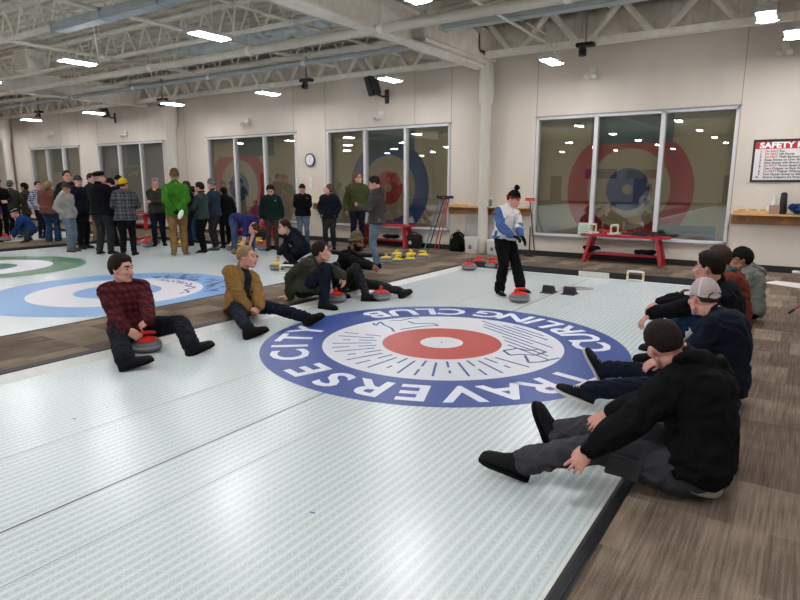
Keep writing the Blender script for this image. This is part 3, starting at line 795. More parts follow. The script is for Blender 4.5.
for pts in ([(.66, .06), (.74, .22), (.86, .2), (.93, .3), (1.02, .24), (.98, .08), (.86, .04), (.78, -.05), (.66, .06)], [(.9, .02), (1.02, -.18), (1.1, -.1), (1.2, .12)],
            [(-.66, .1), (-.78, .22), (-.94, .3), (-1.06, .4), (-1.0, .22), (-1.1, .3)], [(-.66, .22), (-.52, .5), (-.4, .62), (-.5, .68), (-.68, .55), (-.8, .6)], [(-1.0, .5), (-.9, .6), (-.86, .78), (-.8, .84)]):
    for p, q_ in zip(pts, pts[1:]): deco.bar((HX+p[0], HY+p[1], .0034), (HX+q_[0], HY+q_[1], .0034), .026, .0006)
fpart('house_linework', deco, M_LINE)
blt = G()       # dark blue script and star on the light-blue house, blurred by its distance
rnd = random.Random(11)
for k in range(26):
    a = math.radians(34+k*3.6); R0 = 1.42+rnd.uniform(-.13, .13); c = V((-8.56+R0*math.cos(a), 5.12+R0*math.sin(a), .0034))
    d = V((math.cos(a+rnd.uniform(-.9, .9)), math.sin(a+rnd.uniform(-.9, .9)), 0))*rnd.uniform(.05, .13); blt.bar(c-d, c+d, .065, .0006)
for k in range(22):
    a = math.radians(24+k*4.2); R0 = 1.04+.05*math.sin(k*1.3); c = V((-8.56+R0*math.cos(a), 5.12+R0*math.sin(a), .0034))
    d = V((math.cos(a+PI/2+math.sin(k)*.6), math.sin(a+PI/2+math.sin(k)*.6), 0))*.07; blt.bar(c-d, c+d, .03, .0006)
fpart('house_linework', blt, mat('deco_purple', '3b3f86', rough=.5))
gb = G()
rnd = random.Random(4)
for k in range(60):
    a = math.radians(rnd.uniform(-180, 180)); R0 = 1.52+rnd.uniform(-.15, .15); c = V((-13.15+R0*math.cos(a), 5.1+R0*math.sin(a), .0034)); t_ = V((-math.sin(a), math.cos(a), 0))*rnd.uniform(.05, .16); gb.bar(c-t_, c+t_, rnd.uniform(.03, .07), .0006)
fpart('house_linework', gb, mat('deco_olive', '8d9a5a', rough=.5))
mk = G()
for px, py in ((74, 419), (312, 513)):
    p = gz(px, py); mk.tube([p+V((-.012, 0, .0016)), p+V((.012, .005, .0016))], .005, 6, flat=.3)
fpart('ink_mark', mk, mat('ink', '3a3f8e'))
# ---- walls
WINS = []
def wx(px, py=190): return onY(px, py, WY).x
def wz(px, py): return onY(px, py, WY).z
ZT, ZB = 2.935, .50
WINX = [(-26.3, -22.65), (-21.45, -17.62), (-15.48, -11.8), (-10.68, -7.0), (-4.92, -1.19)]
wl = G()
xs = [-31.2]+[x for w in WINX for x in w]+[XR]
for i in range(0, len(xs), 2): wl.box(xs[i], xs[i+1], WY, WY+.35, -.02, 5.2)
for a, b_ in WINX: wl.box(a, b_, WY, WY+.35, -.02, ZB); wl.box(a, b_, WY, WY+.35, ZT, 5.2)
wall_back = struct('wall_back', wl, M_WALL)
sg_ = G()
for px, py in ((747, 40), (539, 60), (452, 80), (325, 110), (293, 110), (28, 140), (60, 135), (78, 135), (97, 130), (184, 125), (415, 80)):
    x = wx(px, py)
    if px in (747,): x = -1.17
    lo = ZT if any(a-.02 < x < b_+.02 for a, b_ in WINX) else CARP
    sg_.box(x-.006, x+.006, WY-.002, WY, lo, 4.3)
struct('wall_seam', sg_, M_SEAM, parent=wall_back)
g = G(); g.box(XL-.2, XL, YF-5, WY+.35, -.02, 5.2); struct('wall_left', g, M_WALL)
g = G(); g.box(XR, XR+.2, YF-5, WY+.35, -.02, 5.2); struct('wall_right', g, M_WALL)
g = G(); g.box(XL-.2, XR+.2, YF-5.2, YF-5, -.02, 5.2); wall_front = struct('wall_front', g, mat('wall_front_paint', 'd8cfc0', rough=.7))
# the far end seen mirrored in the glass: doors, flags, notice boards
fd = G()
for x in (-29, -24.5, -19, -12, -5.5, 1.5): fd.box(x, x+1.0, YF-5, YF-4.97, ZC, 2.15)
struct('door_1', fd, mat('door_brown', '6a5748', rough=.6))
g = G(); g.box(XL, XR, WY-.012, WY, CARP, .165)
struct('baseboard_back', g, M_BASE, bevel=.003)
g = G(); g.box(XR-.012, XR, YF-5, WY, CARP, .165); struct('baseboard_right', g, M_BASE)
# ---- ceiling
ZD = 5.0
dk = G(); n_ = 160
x = XL-.2; prof = []
dk.box(XL-.2, XR+.2, YF-5.2, WY+.35, ZD+.06, ZD+.2)
ceiling = struct('ceiling', dk, M_DECK)
rg = G()
for k in range(64): y0 = -4+k*.26; rg.box(XL, XR, y0, y0+.13, ZD, ZD+.07)
struct('deck_rib', rg, M_DECK, parent=ceiling)
def joist(y, x0, x1, zb, zt, pitch, r=.02, chord=.055):
    g = G()
    for z, w in ((zb, chord), (zt, chord)):
        g.box(x0, x1, y-w*.9, y-.012, z-w/2, z+w/2); g.box(x0, x1, y+.012, y+w*.9, z-w/2, z+w/2)
    n = int((x1-x0)/pitch); p = (x1-x0)/n
    for i in range(n):
        a = x0+i*p
        g.tube([(a, y, zt), (a+p*.42, y, zb+.01), (a+p*.58, y, zb+.01), (a+p, y, zt)], r, 8, roundcap=False)
    return g
for y in (10.2, 8.1, 6.0, 3.9, 1.8, -.3, -3, -6): struct('roof_joist', joist(y, XL, -6.15, 4.28, 4.78, .62), M_JOIST, True, parent=ceiling)
for y in (8.3, 5.9, 3.2, .5, -3, -6): struct('roof_joist', joist(y, -5.85, XR, 4.5, 4.98, .62), M_JOIST, True, parent=ceiling)
struct('roof_joist', joist(12.0, XL, -6.3, 4.12, 4.72, .95, .05, .1), M_JOIST, True, parent=ceiling)
struct('roof_joist', joist(12.0, -5.9, XR, 4.2, 4.86, 1.25, .06, .11), M_JOIST, True, parent=ceiling)
# lumpy sprayed foam along the top of the wall
fm = G(); rnd = random.Random(9)
x = XL
while x < XR:
    w = rnd.uniform(.25, .6); fm.ell((x+w/2, WY-.03, 4.62+rnd.uniform(-.04, .04)), (w*.7, .2+rnd.uniform(0, .08), .3+rnd.uniform(-.04, .05)), None, 10, 8); x += w*.6
struct('wall_foam', fm, M_FOAM, True, parent=ceiling)
# girder on the column
gd = G()
gd.box(-6.2, -6.16, -6, WY-.1, 4.05, 4.5); gd.box(-6.3, -6.0, -6, WY-.1, 4.0, 4.05); gd.box(-6.3, -6.0, -6, WY-.1, 4.48, 4.55)
struct('girder', gd, M_JOIST, bevel=.01, parent=ceiling)
gf = G(); gf.box(-6.42, -5.86, 9.6, WY-.05, 4.06, 4.62); gf.box(-6.5, -5.8, 11.6, WY-.1, 4.2, 4.7)
struct('foam_casing', gf, M_FOAM, True, bevel=.06, parent=ceiling)
g2 = G()
for xg in (-18.2,):
    g2.box(xg-.02, xg+.02, -6, WY-.1, 4.05, 4.5); g2.box(xg-.15, xg+.15, -6, WY-.1, 4.0, 4.05); g2.box(xg-.15, xg+.15, -6, WY-.1, 4.48, 4.55)
struct('girder', g2, M_JOIST, bevel=.01, parent=ceiling)
# columns
cl = G(); cl.lathe([(.11, CARP), (.11, 3.25), (.15, 3.32), (.16, 3.6), (.15, 4.1)], (-6.02, WY-.2, 0), 28)
struct('trim_1', cl, mat('column_paint', 'cfcabe', rough=.6, bump=.15, bscale=30), True)
for i, px in enumerate((172.5, 7)):
    cl = G(); cl.lathe([(.16, CARP), (.16, 3.25), (.2, 3.32), (.22, 3.7), (.2, 4.3)], (onY(px, 150, WY-.25).x, WY-.25, 0), 24)
    struct('trim_%d' % (i+2), cl, MATS['column_paint'], True)
# ---- windows: aluminium frame, glass, painted board behind
def glass_mat():
    m, nt, b = newmat('window_glass'); N, L = nt.nodes, nt.links; N.remove(b)
    tr = N.new('ShaderNodeBsdfTransparent'); tr.inputs[0].default_value = (.74, .77, .74, 1)
    gl = N.new('ShaderNodeBsdfGlossy'); gl.inputs['Roughness'].default_value = .012; gl.inputs[0].default_value = (.9, .92, .9, 1)
    mx = N.new('ShaderNodeMixShader'); fr = N.new('ShaderNodeLayerWeight'); fr.inputs[0].default_value = .5; pw = N.new('ShaderNodeMath'); pw.operation = 'POWER'; pw.inputs[1].default_value = 4; L.new(fr.outputs['Facing'], pw.inputs[0])
    ad = N.new('ShaderNodeMath'); ad.operation = 'ADD'; ad.inputs[1].default_value = .22; L.new(pw.outputs[0], ad.inputs[0])
    L.new(ad.outputs[0], mx.inputs[0]); L.new(tr.outputs[0], mx.inputs[1]); L.new(gl.outputs[0], mx.inputs[2])
    L.new(mx.outputs[0], N['Material Output'].inputs[0]); return m
M_GLASS = glass_mat()
B_TAN = mat('mural_tan', '97886f', rough=.8); B_RED = mat('mural_red', '962d33', rough=.8); B_BLUE = mat('mural_blue', '36466b', rough=.8); B_GREEN = mat('mural_green', '35504c', rough=.8)
B_DARK = mat('board_dark', '4a423a', rough=.8); B_GREY = mat('board_grey', '6d6a69', rough=.8); B_GOLD = mat('sign_gold', '7d6a3e', rough=.7)
for i, (a, b_) in enumerate(WINX):
    win = thing('window_%d' % (i+1), 'window', 'window', ((a+b_)/2, WY, ZB)); del win['label']; del win['category']; win['kind'] = 'structure'
    cx = (a+b_)/2; w = b_-a; h = ZT-ZB
    F = G(); t = .045
    F.box(-w/2, w/2, -.03, .1, 0, t); F.box(-w/2, w/2, -.03, .1, h-t, h); F.box(-w/2, -w/2+t, -.03, .1, 0, h); F.box(w/2-t, w/2, -.03, .1, 0, h)
    for x in (-w/6, w/6): F.box(x-.04, x+.04, -.03, .1, 0, h)
    obj('window_frame', F, M_ALU, win, bevel=.005, kind='structure')
    T = G(); T.box(-w/2-.03, w/2+.03, -.04, 0, h, h+.03); T.box(-w/2-.02, w/2+.02, -.06, 0, -.03, 0)
    obj('window_sill', T, [mat('drip_grey', '77777a', rough=.5), M_ALU][0] if False else mat('drip_grey', '8a898a', rough=.5), win, kind='structure')
    for k in range(3):
        x0 = -w/2+t+k*(w-2*t)/3+(.04 if k else 0); x1 = -w/2+t+(k+1)*(w-2*t)/3-(.04 if k < 2 else 0)
        P = G(); P.add([(x0, .03, t), (x1, .03, t), (x1, .03, h-t), (x0, .03, h-t)], [(0, 1, 2, 3)]); obj('pane', P, M_GLASS, win, kind='structure')
    # mural board .2 m behind
    yb = .22; Bd = G()
    Bd.box(-w/2, w/2, yb, yb+.02, 0, h, m=0)
    def ring(cx_, cz_, r0, r1, mi, yy, clip=None):
        n = 90; pts = []
        for k in range(n):
            a0 = 2*PI*k/n; a1 = 2*PI*(k+1)/n
            q4 = [(cx_+r*math.cos(aa), cz_+r*math.sin(aa)) for r, aa in ((r0, a0), (r1, a0), (r1, a1), (r0, a1))]
            q4 = [(min(max(x_, -w/2), w/2), min(max(z_, .0), 1.87 if clip else h)) for x_, z_ in q4]
            Bd.add([(x_, yy, z_) for x_, z_ in q4], [(0, 1, 2, 3)], mi)
    cz_ = .98
    if i == 4: ring(.0, cz_, .8, 1.22, 1, yb-.002, 1); ring(.0, cz_, .1, .42, 2, yb-.002)
    elif i == 3: ring(-.05, cz_, .8, 1.2, 2, yb-.002, 1); ring(-.05, cz_, .1, .42, 1, yb-.002)
    elif i == 2: ring(-.75, cz_, .8, 1.22, 1, yb-.002, 1); ring(-.75, cz_, .1, .42, 2, yb-.002)
    if i >= 2:
        gx = {4: 0, 3: -.05, 2: 0}[i]; Bd.box(gx-.78, gx+.78, yb-.004, yb, 1.87, h, m=3)
    if i == 4: Bd.box(.55, 1.65, yb-.004, yb, .0, .3, m=3)  # low green band: outline of clutter mirrored in the glass, painted on the board
    if i == 1: Bd.box(-w/2+.3, .25, yb-.004, yb, .35, 1.62, m=4); Bd.tube([(-.4, yb-.01, 1.35), (-.2, yb-.01, 1.45), (0, yb-.01, 1.4), (.12, yb-.01, 1.5)], .05, 8, m=6); Bd.box(-.5, .4, yb-.003, yb, 1.7, h, m=3)
    if i == 0: Bd.box(-.6, .6, yb-.003, yb, 1.5, h, m=3)
    obj('mural_board', Bd, [B_TAN if i > 1 else (B_GREY if i else B_TAN), B_RED, B_BLUE, B_GREEN, B_DARK, B_TAN, B_GOLD], win, kind='structure')
    J_ = G(); J_.box(-w/2, w/2, .1, yb, -.02, 0); J_.box(-w/2, w/2, .1, yb, h, h+.02); J_.box(-w/2-.02, -w/2, .1, yb, 0, h); J_.box(w/2, w/2+.02, .1, yb, 0, h)
    obj('reveal', J_, B_DARK, win, kind='structure')
# ---- lights
M_TUBE = mat('led_tube', 'ffffff', emit='f7f6fa', es=150.0)
M_FIX = mat('fixture_white', 'b9bcbc', rough=.5); M_GRN = mat('fixture_green', '1f6b45', rough=.5)
def make_light():
    r = thing('ceiling_light', '', 'ceiling light')
    g = G(); g.box(-.12, .12, -.32, .32, .02, .07); g.box(-.14, .14, -.34, -.3, -.0, .075); g.box(-.14, .14, .3, .34, 0, .075)
    obj('housing', g, M_FIX, r, bevel=.006)
    g = G(); g.box(-.085, .085, -.3, .3, -.006, .02); obj('diffuser', g, M_TUBE, r, True, .4, bevel=.006)
    g = G(); g.box(-.04, .04, .32, .38, .0, .08); obj('driver', g, M_GRN, r, bevel=.005)
    for y in (-.25, .25): g = G(); g.tube([(0, y, .06), (.0, y, .9)], .006, 6); obj('hanger', g, M_PIPE, r)
    return r
l0 = make_light(); first = True
rows = [(10.95, 'row by the windows'), (6.3, 'second row from the windows'), (1.5, 'third row from the windows'), (-3.3, 'fourth row, behind the viewer'), (-8.1, 'fifth row, behind the viewer'), (-12.9, 'sixth row, behind the viewer'), (-17.7, 'last row, behind the viewer')]
cols = [-26.6, -22.7, -18.8, -14.9, -11.2, -7.6, -4.1, -.45, 3.3]
colname = ['ninth', 'eighth', 'seventh', 'sixth', 'fifth', 'fourth', 'third', 'second', 'first']
for j, (y, rn) in enumerate(rows):
    for i, x in enumerate(cols):
        lab = 'white LED light, %s from the right, %s' % (colname[i], rn)
        grp = 'linear LED ceiling lights'
        if first: l0['label'] = lab; l0['group'] = grp; l0.location = (x, y, 3.72); first = False
        else: dup(l0, (x, y, 3.72), 0, lab, grp)
dup(l0, (-.72, 9.62, 3.72), 0, 'linear LED ceiling light just nearer than the corner one over the safety sign', 'linear LED ceiling lights')
# ---- pipes, ducts
def pipe(label, pts, r, m, name='ceiling_pipe', couplings=(), cat='pipe', smooth=True):
    t = thing(name, label, cat, pts[0]); g = G(); b0 = V(pts[0])
    g.tube([V(p)-b0 for p in pts], r, 16); obj('pipe_run', g, m, t, True, .6)
    d = (V(pts[-1])-b0); Ld = d.length; d.normalize()
    for k in range(int(Ld/3)):
        g = G(); c = d*(k*3+.8); g.tube([c-d*.05, c+d*.05], r*1.15, 16, roundcap=False)
        g.tube([c, c+V((0, 0, .75))], .008, 6); obj('clamp', g, M_JOIST, t, True, .6)
    return t
pipe('thick cream pipe running the full width under the trusses', [(XL+.3, 8.3, 4.0), (XR-.3, 8.3, 4.0)], .075, M_PIPE)
pipe('thinner grey pipe behind the thick cream pipe, closer to the wall', [(XL+.3, 10.0, 4.02), (-6.4, 9.75, 4.02)], .055, M_DUCT)
pipe('slim cream pipe running high towards the window wall at far left', [(-9.3, -2, 4.2), (-9.3, 11.2, 4.2)], .035, M_PIPE)
pipe('slim cream pipe crossing at upper left above the grey duct', [(-12.9, -2, 4.25), (-12.9, 11.2, 4.25)], .04, M_PIPE)
pipe('slim sprinkler branch pipe near the middle of the ceiling', [(-7.5, -2, 4.25), (-7.5, 11.2, 4.25)], .025, M_JOIST)
pipe('slim branch pipe running to the wall at right of the column', [(-4.35, 6, 4.25), (-4.35, 11.3, 4.15)], .022, M_JOIST)
def duct(label, x0, x1, y, z, w, h, m, name='air_duct'):
    t = thing(name, label, 'duct', (x0, y, z)); g = G(); g.box(0, x1-x0, -w/2, w/2, -h/2, h/2); obj('duct_body', g, m, t, True, .6, bevel=.03)
    k = 0
    while k < x1-x0: g = G(); g.box(k-.02, k+.01, -w/2-.015, w/2+.015, -h/2-.015, h/2+.015); obj('flange', g, m, t, bevel=.004); k += 1.4
    return t
duct('long grey beam-like duct at upper left with a square open end', -10.6, -6.4, 5.72, 4.12, .26, .14, M_DUCT)
duct('pale blue-grey round-ended duct right of the girder', -5.6, 4.5, 9.75, 4.3, .26, .18, mat('duct_pale', 'aeb4b5', rough=.6, noise_amt=.06))
# wrapped insulation sleeve and bent conduits among the trusses
t = thing('insulated_duct', 'crumpled grey insulated duct sleeve above the thick cream pipe', 'duct', (-12.2, 9.2, 4.52)); g = G(); rnd = random.Random(8)
g.tube([(k*.4, rnd.uniform(-.04, .04), rnd.uniform(-.04, .04)) for k in range(12)], [.15+rnd.uniform(-.03, .04) for k in range(12)], 18, sub=4)
me = remesh(g, .025, 2); wrinkle(me, .03, 4, 7); me.materials.append(mat('duct_wrap', 'b9c0c0', rough=.45, noise_amt=.12, nscale=5)); link('sleeve', me, t)
def conduit(label, pts, r=.014):
    t = thing('conduit', label, 'conduit', pts[0]); b0 = V(pts[0]); g = G(); g.tube([V(p)-b0 for p in pts], r, 8, sub=1); obj('conduit_run', g, mat('conduit_white', 'e4e2da', rough=.5), t, True, None)
conduit('white bent conduit running beside the middle ceiling light of the second row', [(-6.9, 4.3, 4.4), (-6.9, 5.3, 4.4), (-7.3, 5.5, 4.35), (-7.3, 6.6, 4.35), (-7.6, 6.75, 3.8)])
conduit('white conduit bending down to the light at upper left', [(-10.6, 4.6, 4.4), (-10.6, 6.3, 4.4), (-11.2, 6.72, 3.8)])
conduit('white conduit dropping to the light above the right window', [(-4.35, 10.4, 4.3), (-4.3, 11.2, 4.25), (-4.1, 11.4, 3.8)])
conduit('long white conduit along the trusses near the girder', [(-6.9, 1.0, 4.22), (-6.9, 11.5, 4.22)], .016)
# ---- camera
cam = bpy.data.cameras.new('camera'); co_ = bpy.data.objects.new('camera', cam); COL.objects.link(co_)
cam.sensor_width = 36; cam.lens = 36*FOC/800; cam.clip_start = .05; cam.clip_end = 200
co_.matrix_world = Matrix((CR, CU, -CF)).transposed().to_4x4(); co_.location = CAMP
scene.camera = co_
w = bpy.data.worlds.new('world'); scene.world = w; w.use_nodes = True; w.node_tree.nodes['Background'].inputs[0].default_value = (*hexc('cfd3d8'), 1); w.node_tree.nodes['Background'].inputs[1].default_value = .02
scene.view_settings.view_transform = 'Standard'; scene.view_settings.look = 'None'; scene.view_settings.exposure = 0.0; scene.view_settings.gamma = 1.0
scene.view_settings.use_curve_mapping = False
# ================================================================= things in the hall
M_GRAN = mat('granite', '5c5e61', rough=.35, noise_amt=.45, nscale=160, spec=.6, detail=2)
M_BAND = mat('granite_band', '8b8d8d', rough=.6, noise_amt=.2, nscale=200)
M_HRED = mat('handle_red', 'c8241f', rough=.35, spec=.6); M_HYEL = mat('handle_yellow', 'e0c020', rough=.35, spec=.6)
M_RED = mat('bench_red', 'a31f2c', rough=.45, noise_amt=.08, nscale=8); M_NAVY = cloth('navy_dark', '161b2b'); M_WHITEP = mat('white_plastic', 'd9d8d2', rough=.4)
M_BLK = mat('black_plastic', '131315', rough=.45); M_WOOD = mat('shelf_wood', '9a6c3f', rough=.5, noise_amt=.25, nscale=7); M_WOODL = mat('shelf_wood_light', 'c9a06a', rough=.5, noise_amt=.15, nscale=7)
def make_stone(hm):
    r = thing('curling_stone', '', 'curling stone')
    g = G(); R = .143; prof = [(.06, 0), (.095, .002), (.12, .012), (.137, .03), (R, .048), (R, .07), (.137, .09), (.12, .105), (.095, .113), (.05, .116)]
    g.lathe(prof, (0, 0, 0), 36); obj('granite_body', g, M_GRAN, r, True, .8)
    g = G(); g.lathe([(R-.002, .046), (R+.0012, .049), (R+.0012, .069), (R-.002, .072)], (0, 0, 0), 36); obj('striking_band', g, M_BAND, r, True, .8)
    g = G(); g.lathe([(.08, .108), (.108, .112), (.109, .12), (.095, .13), (.06, .14), (.005, .143)], (0, 0, 0), 28)
    h = obj('handle_base', g, hm, r, True, .8)
    g = G(); g.tube([(0, .03, .12), (0, .05, .15), (0, .04, .178), (0, -.04, .186), (0, -.08, .184)], [.034, .024, .02, .019, .016], 12, sub=5)
    obj('grip', g, hm, r, True, None)
    return r
STN = {}
GS = 'curling stones'
def stone(px, py, col, label, rot=0, z=0.0, xy=None):
    p = V((xy[0], xy[1], 0)) if xy else gz(px, py, z)
    if col not in STN:
        STN[col] = make_stone({'r': M_HRED, 'y': M_HYEL}[col]); r = STN[col]; r['label'] = label; r['group'] = GS; r.location = (p.x, p.y, z+.001); r.rotation_euler = (0, 0, rot)
        return r
    return dup(STN[col], (p.x, p.y, z+.001), rot, label, GS)
stone(519, 302, 'r', 'red-handled curling stone at the feet of the woman in the white vest', 2.2)
stone(147, 351, 'r', 'red-handled curling stone held between the legs of the man in red plaid', 2.3)
stone(336, 302, 'r', 'red-handled curling stone beside the shoe of the man in the green parka', .6)
stone(381, 300, 'r', 'red-handled curling stone in front of the bearded man in grey trousers', .8)
stone(277, 270, 'y', 'yellow-handled curling stone under the hand of the kneeling man in navy hoodie', .8)
for i, (px, py, l) in enumerate(((469, 270, 'leftmost'), (479, 266, 'second from left'), (492, 268, 'third from left, just left of the woman\'s legs'), (505, 270, 'rightmost, half hidden behind the woman\'s legs'))):
    stone(px, py, 'r', 'red-handled curling stone by the back bumper, %s' % l, .5+i*.7)
for i, (px, py, l) in enumerate(((386, 263, 'front left'), (398, 265, 'front middle'), (410, 264, 'front right'), (397, 259, 'back left'), (411, 259, 'back middle'), (423, 260, 'rightmost'))):
    stone(px, py, 'y', 'yellow-handled curling stone in the cluster by the black mat, %s' % l, .5+i*.9)
for i, (px, py, c, l) in enumerate(((255, 248, 'r', 'red-handled curling stone behind the bending man, left of the row'), (263, 250, 'r', 'red-handled curling stone behind the bending man, middle of the row'), (268, 246, 'r', 'red-handled curling stone behind the bending man, beside the brown trousers'), (259, 245, 'y', 'yellow-handled curling stone behind the red ones by the bending man'),
        (232, 250, 'y', 'yellow-handled curling stone left of the bending man\'s legs'), (241, 249, 'y', 'yellow-handled curling stone between the bending man\'s legs'))):
    stone(px, py, c, l, .4+i*.8)
for i, (px, py, c, l) in enumerate(((141, 245, 'r', 'red-handled curling stone behind the yellow-capped man, leftmost'), (148, 243, 'r', 'red-handled curling stone behind the yellow-capped man, second of four'), (155, 244, 'r', 'red-handled curling stone behind the yellow-capped man, third of four'), (147, 247, 'r', 'red-handled curling stone in front of the row behind the yellow cap'), (181, 247, 'y', 'yellow-handled curling stone behind the man in the bright green jacket'),
        (2, 236, 'y', 'yellow-handled curling stone at the far left edge'), (6, 241, 'r', 'red-handled curling stone touched by the crouching man in blue'))):
    stone(px, py, c, l, .3+i*.8)
# delivery aids (white frames)
def make_aid():
    r = thing('delivery_aid', '', 'delivery aid')
    g = G(); g.tube([(-.125, 0, .03), (-.125, 0, .13), (-.1, 0, .155), (.1, 0, .155), (.125, 0, .13), (.125, 0, .03)], .018, 12, sub=3); obj('frame', g, M_WHITEP, r, True, None)
    g = G()
    for x in (-.125, .125): g.tube([(x, 0, .07), (x, 0, .115)], .0195, 12, roundcap=False); obj('yellow_band', g, M_HYEL, r, True, .6); g = G()
    g.box(-.145, .145, -.08, .08, 0, .028); obj('slider_base', g, M_WHITEP, r, True, .6, bevel=.012)
    return r
aid = make_aid(); GA = 'white delivery aids'
p = gz(635, 281); aid.location = (p.x, p.y, 0); aid.rotation_euler = (0, 0, .0); aid['label'] = 'white delivery aid frame with yellow bands standing by the back bumper'; aid['group'] = GA
p = gz(287, 274); dup(aid, (p.x, p.y, 0), .5, 'white delivery aid under the hand of the kneeling man in navy hoodie', GA)
p = gz(19, 241); dup(aid, (p.x, p.y, 0), .8, 'white delivery aid held by the crouching man in blue', GA)
# foam board leaning on the bumper
g = G(); g.box(0, .52, -.012, .012, 0, .1, Matrix.Rotation(.15, 4, 'X')); p = gz(583.5, 274.5)
tag(obj('foam_board', g, mat('foam_white', 'dcd9d0', rough=.6), None, True, .6, loc=(p.x, YB-.03, .003), bevel=.003), 'low white foam board leaning against the black back bumper', 'board')
# hacks
def make_hack():
    r = thing('starting_hack', '', 'hack')
    g = G(); g.prism([(-.08, 0), (.08, 0), (.07, .02), (-.02, .115), (-.05, .11), (-.08, .02)], -.085, .085, Matrix(((0, 0, 1, 0), (1, 0, 0, 0), (0, 1, 0, 0), (0, 0, 0, 1)))); obj('rubber_wedge', g, M_RUB, r, True, .5, bevel=.008)
    g = G(); g.box(-.1, .1, -.12, .1, 0, .012); obj('base_plate', g, M_RUB, r, bevel=.003)
    return r
hk = make_hack(); p = gz(549, 292.5); hk.location = (p.x, p.y, .001); hk['label'] = 'black rubber starting hack, the left one of the pair'; hk['group'] = 'starting hacks'
p = gz(570, 294); dup(hk, (p.x, p.y, .001), 0, 'black rubber starting hack, the right one beside the oval plate', 'starting hacks')
g = G(); g.lathe([(.2, 0), (.2, .006), (.19, .01), (.01, .011)], (0, 0, 0), 40, Matrix.Diagonal((1.25, .75, 1))); p = gz(577, 288.5)
ov = thing('oval_plate', 'grey oval plate with dark lettering-like marks lying on the ice behind the hacks', 'plate', (p.x, p.y, .001), .5)
obj('plate', g, mat('plate_grey', '8c8888', rough=.5), ov, True, .5)
g = G()
for i in range(5): g.box(-.13+i*.055, -.09+i*.055, -.035, .035, .0112, .0122)
obj('marks', g, mat('plate_marks', '45383c', rough=.6), ov)
# towel strip and tripod leg at the right
p = [gz(x, y, CARP) for x, y in ((764, 283), (776, 281), (830, 287), (830, 293))]
g = G(); b0 = p[0]; g.add([q-b0+V((0, 0, h)) for h in (0, .006) for q in p], [(0, 1, 2, 3)[::-1], (4, 5, 6, 7), (0, 1, 5, 4), (1, 2, 6, 5), (2, 3, 7, 6), (3, 0, 4, 7)])
tag(obj('paper_strip', g, mat('paper_white', 'd8d5cf', rough=.7), None, loc=b0+V((0, 0, .001))), 'long white strip lying on the carpet beside the grey hoodie', 'strip')
a = gz(789, 314, CARP)+V((0, 0, .015)); t = thing('tripod_leg', 'red metal leg with black foot reaching in at the right edge', 'stand', a)
d = V((.36, .12, .34)); g = G(); g.tube([V((0, 0, 0))+d*.1, d*1.0, d*1.9], .012, 10); obj('tube', g, M_RED, t, True, None)
g = G(); g.tube([V((0, 0, 0)), d*.12], .016, 10); obj('foot', g, M_BLK, t, True, None)
g = G(); q = gz(797, 274, CARP); g.tube([V((-.05, 0, .03)), V((.06, 0, .03))], .03, 10); tag(obj('cup', g, M_WHITEP, None, True, loc=q), 'small white cup lying on the carpet by the wall at the right edge', 'cup')
# ---- red trestle benches
def make_bench():
    r = thing('trestle_bench', '', 'bench')
    W = 1.36; H = .56
    g = G()
    for k in range(3): g.box(-W/2, W/2, -.16+k*.11, -.16+k*.11+.1, H-.045, H)
    obj('bench_top', g, M_RED, r, bevel=.006)
    g = G(); g.box(-W/2+.17, W/2-.17, -.1, .1, .16, .195); obj('lower_shelf', g, M_RED, r, bevel=.005)
    for sx in (-1, 1):
        for sy in (-1, 1):
            g = G(); g.bar((sx*(W/2-.17), sy*.1, H-.045), (sx*(W/2-.08), sy*.19, .0), .13, .045, V((1, 0, 0))); obj('leg', g, M_RED, r, bevel=.004)
        g = G(); g.box(sx*(W/2-.2), sx*(W/2-.16), -.15, .15, H-.13, H-.045); obj('cross_batten', g, M_RED, r, bevel=.004)
    return r
B5 = make_bench(); GB = 'red trestle benches'
BY = WY-.32
xa = onY(581, 240, BY-.1).x; xb = onY(669, 240, BY-.1).x; sc = (xb-xa)/1.36
B5.location = ((xa+xb)/2, BY, CARP); B5.scale = (sc, 1, 1); B5['label'] = 'red trestle bench under the rightmost window'; B5['group'] = GB
print('bench', xa, xb, 'top z', onY(600, 238, BY-.15).z)
b4x = onY(411, 228, BY-.1).x; B4 = dup(B5, (b4x-1.36*sc/2, BY, CARP), 0, 'red trestle bench left of the brooms under the window with the blue ring', GB)
for px, l in ((268, 'red trestle bench behind the bending man'), (150, 'red trestle bench behind the yellow-capped man')):
    dup(B5, (onY(px, 228, BY-.1).x-.68*sc, BY, CARP), 0, l, GB)
bz = CARP+.56
for px, l in ((592, 'left'), (614, 'right')):
    x = onY(px, 236, BY).x; a2 = dup(aid, (x, BY, bz+.001), 1.3, 'white delivery aid on the red bench under the right window, the %s one' % l, GA); a2.scale = (1, 1, 1.15)
def glove_pile(label, loc, w=.22, seed=1, m=M_NAVY, name='folded_jacket', cat='jacket', h=.09):
    g = G(); rnd = random.Random(seed)
    for k in range(7): g.ell((rnd.uniform(-w, w)*.6, rnd.uniform(-.06, .06), h*.45+rnd.uniform(0, h*.5)), (w*rnd.uniform(.4, .6), .08, h*.45), Matrix.Rotation(rnd.uniform(-.5, .5), 3, 'Z'), 12, 8)
    me = remesh(g, .012, 3); wrinkle(me, .012, seed, 16); me.materials.append(m); return tag(link(name, me, loc=loc), label, cat)
glove_pile('dark navy bundled jacket at the left end of the bench\'s lower shelf', (onY(593, 252, BY).x, BY-.03, CARP+.197), .2, 1)
glove_pile('dark navy bundled jacket at the right end of the bench\'s lower shelf', (onY(645, 254, BY).x, BY-.03, CARP+.197), .19, 2)
glove_pile('dark navy clothes heaped on the lower shelf of the bench left of the brooms', (b4x-.62, BY-.03, CARP+.197), .22, 3)
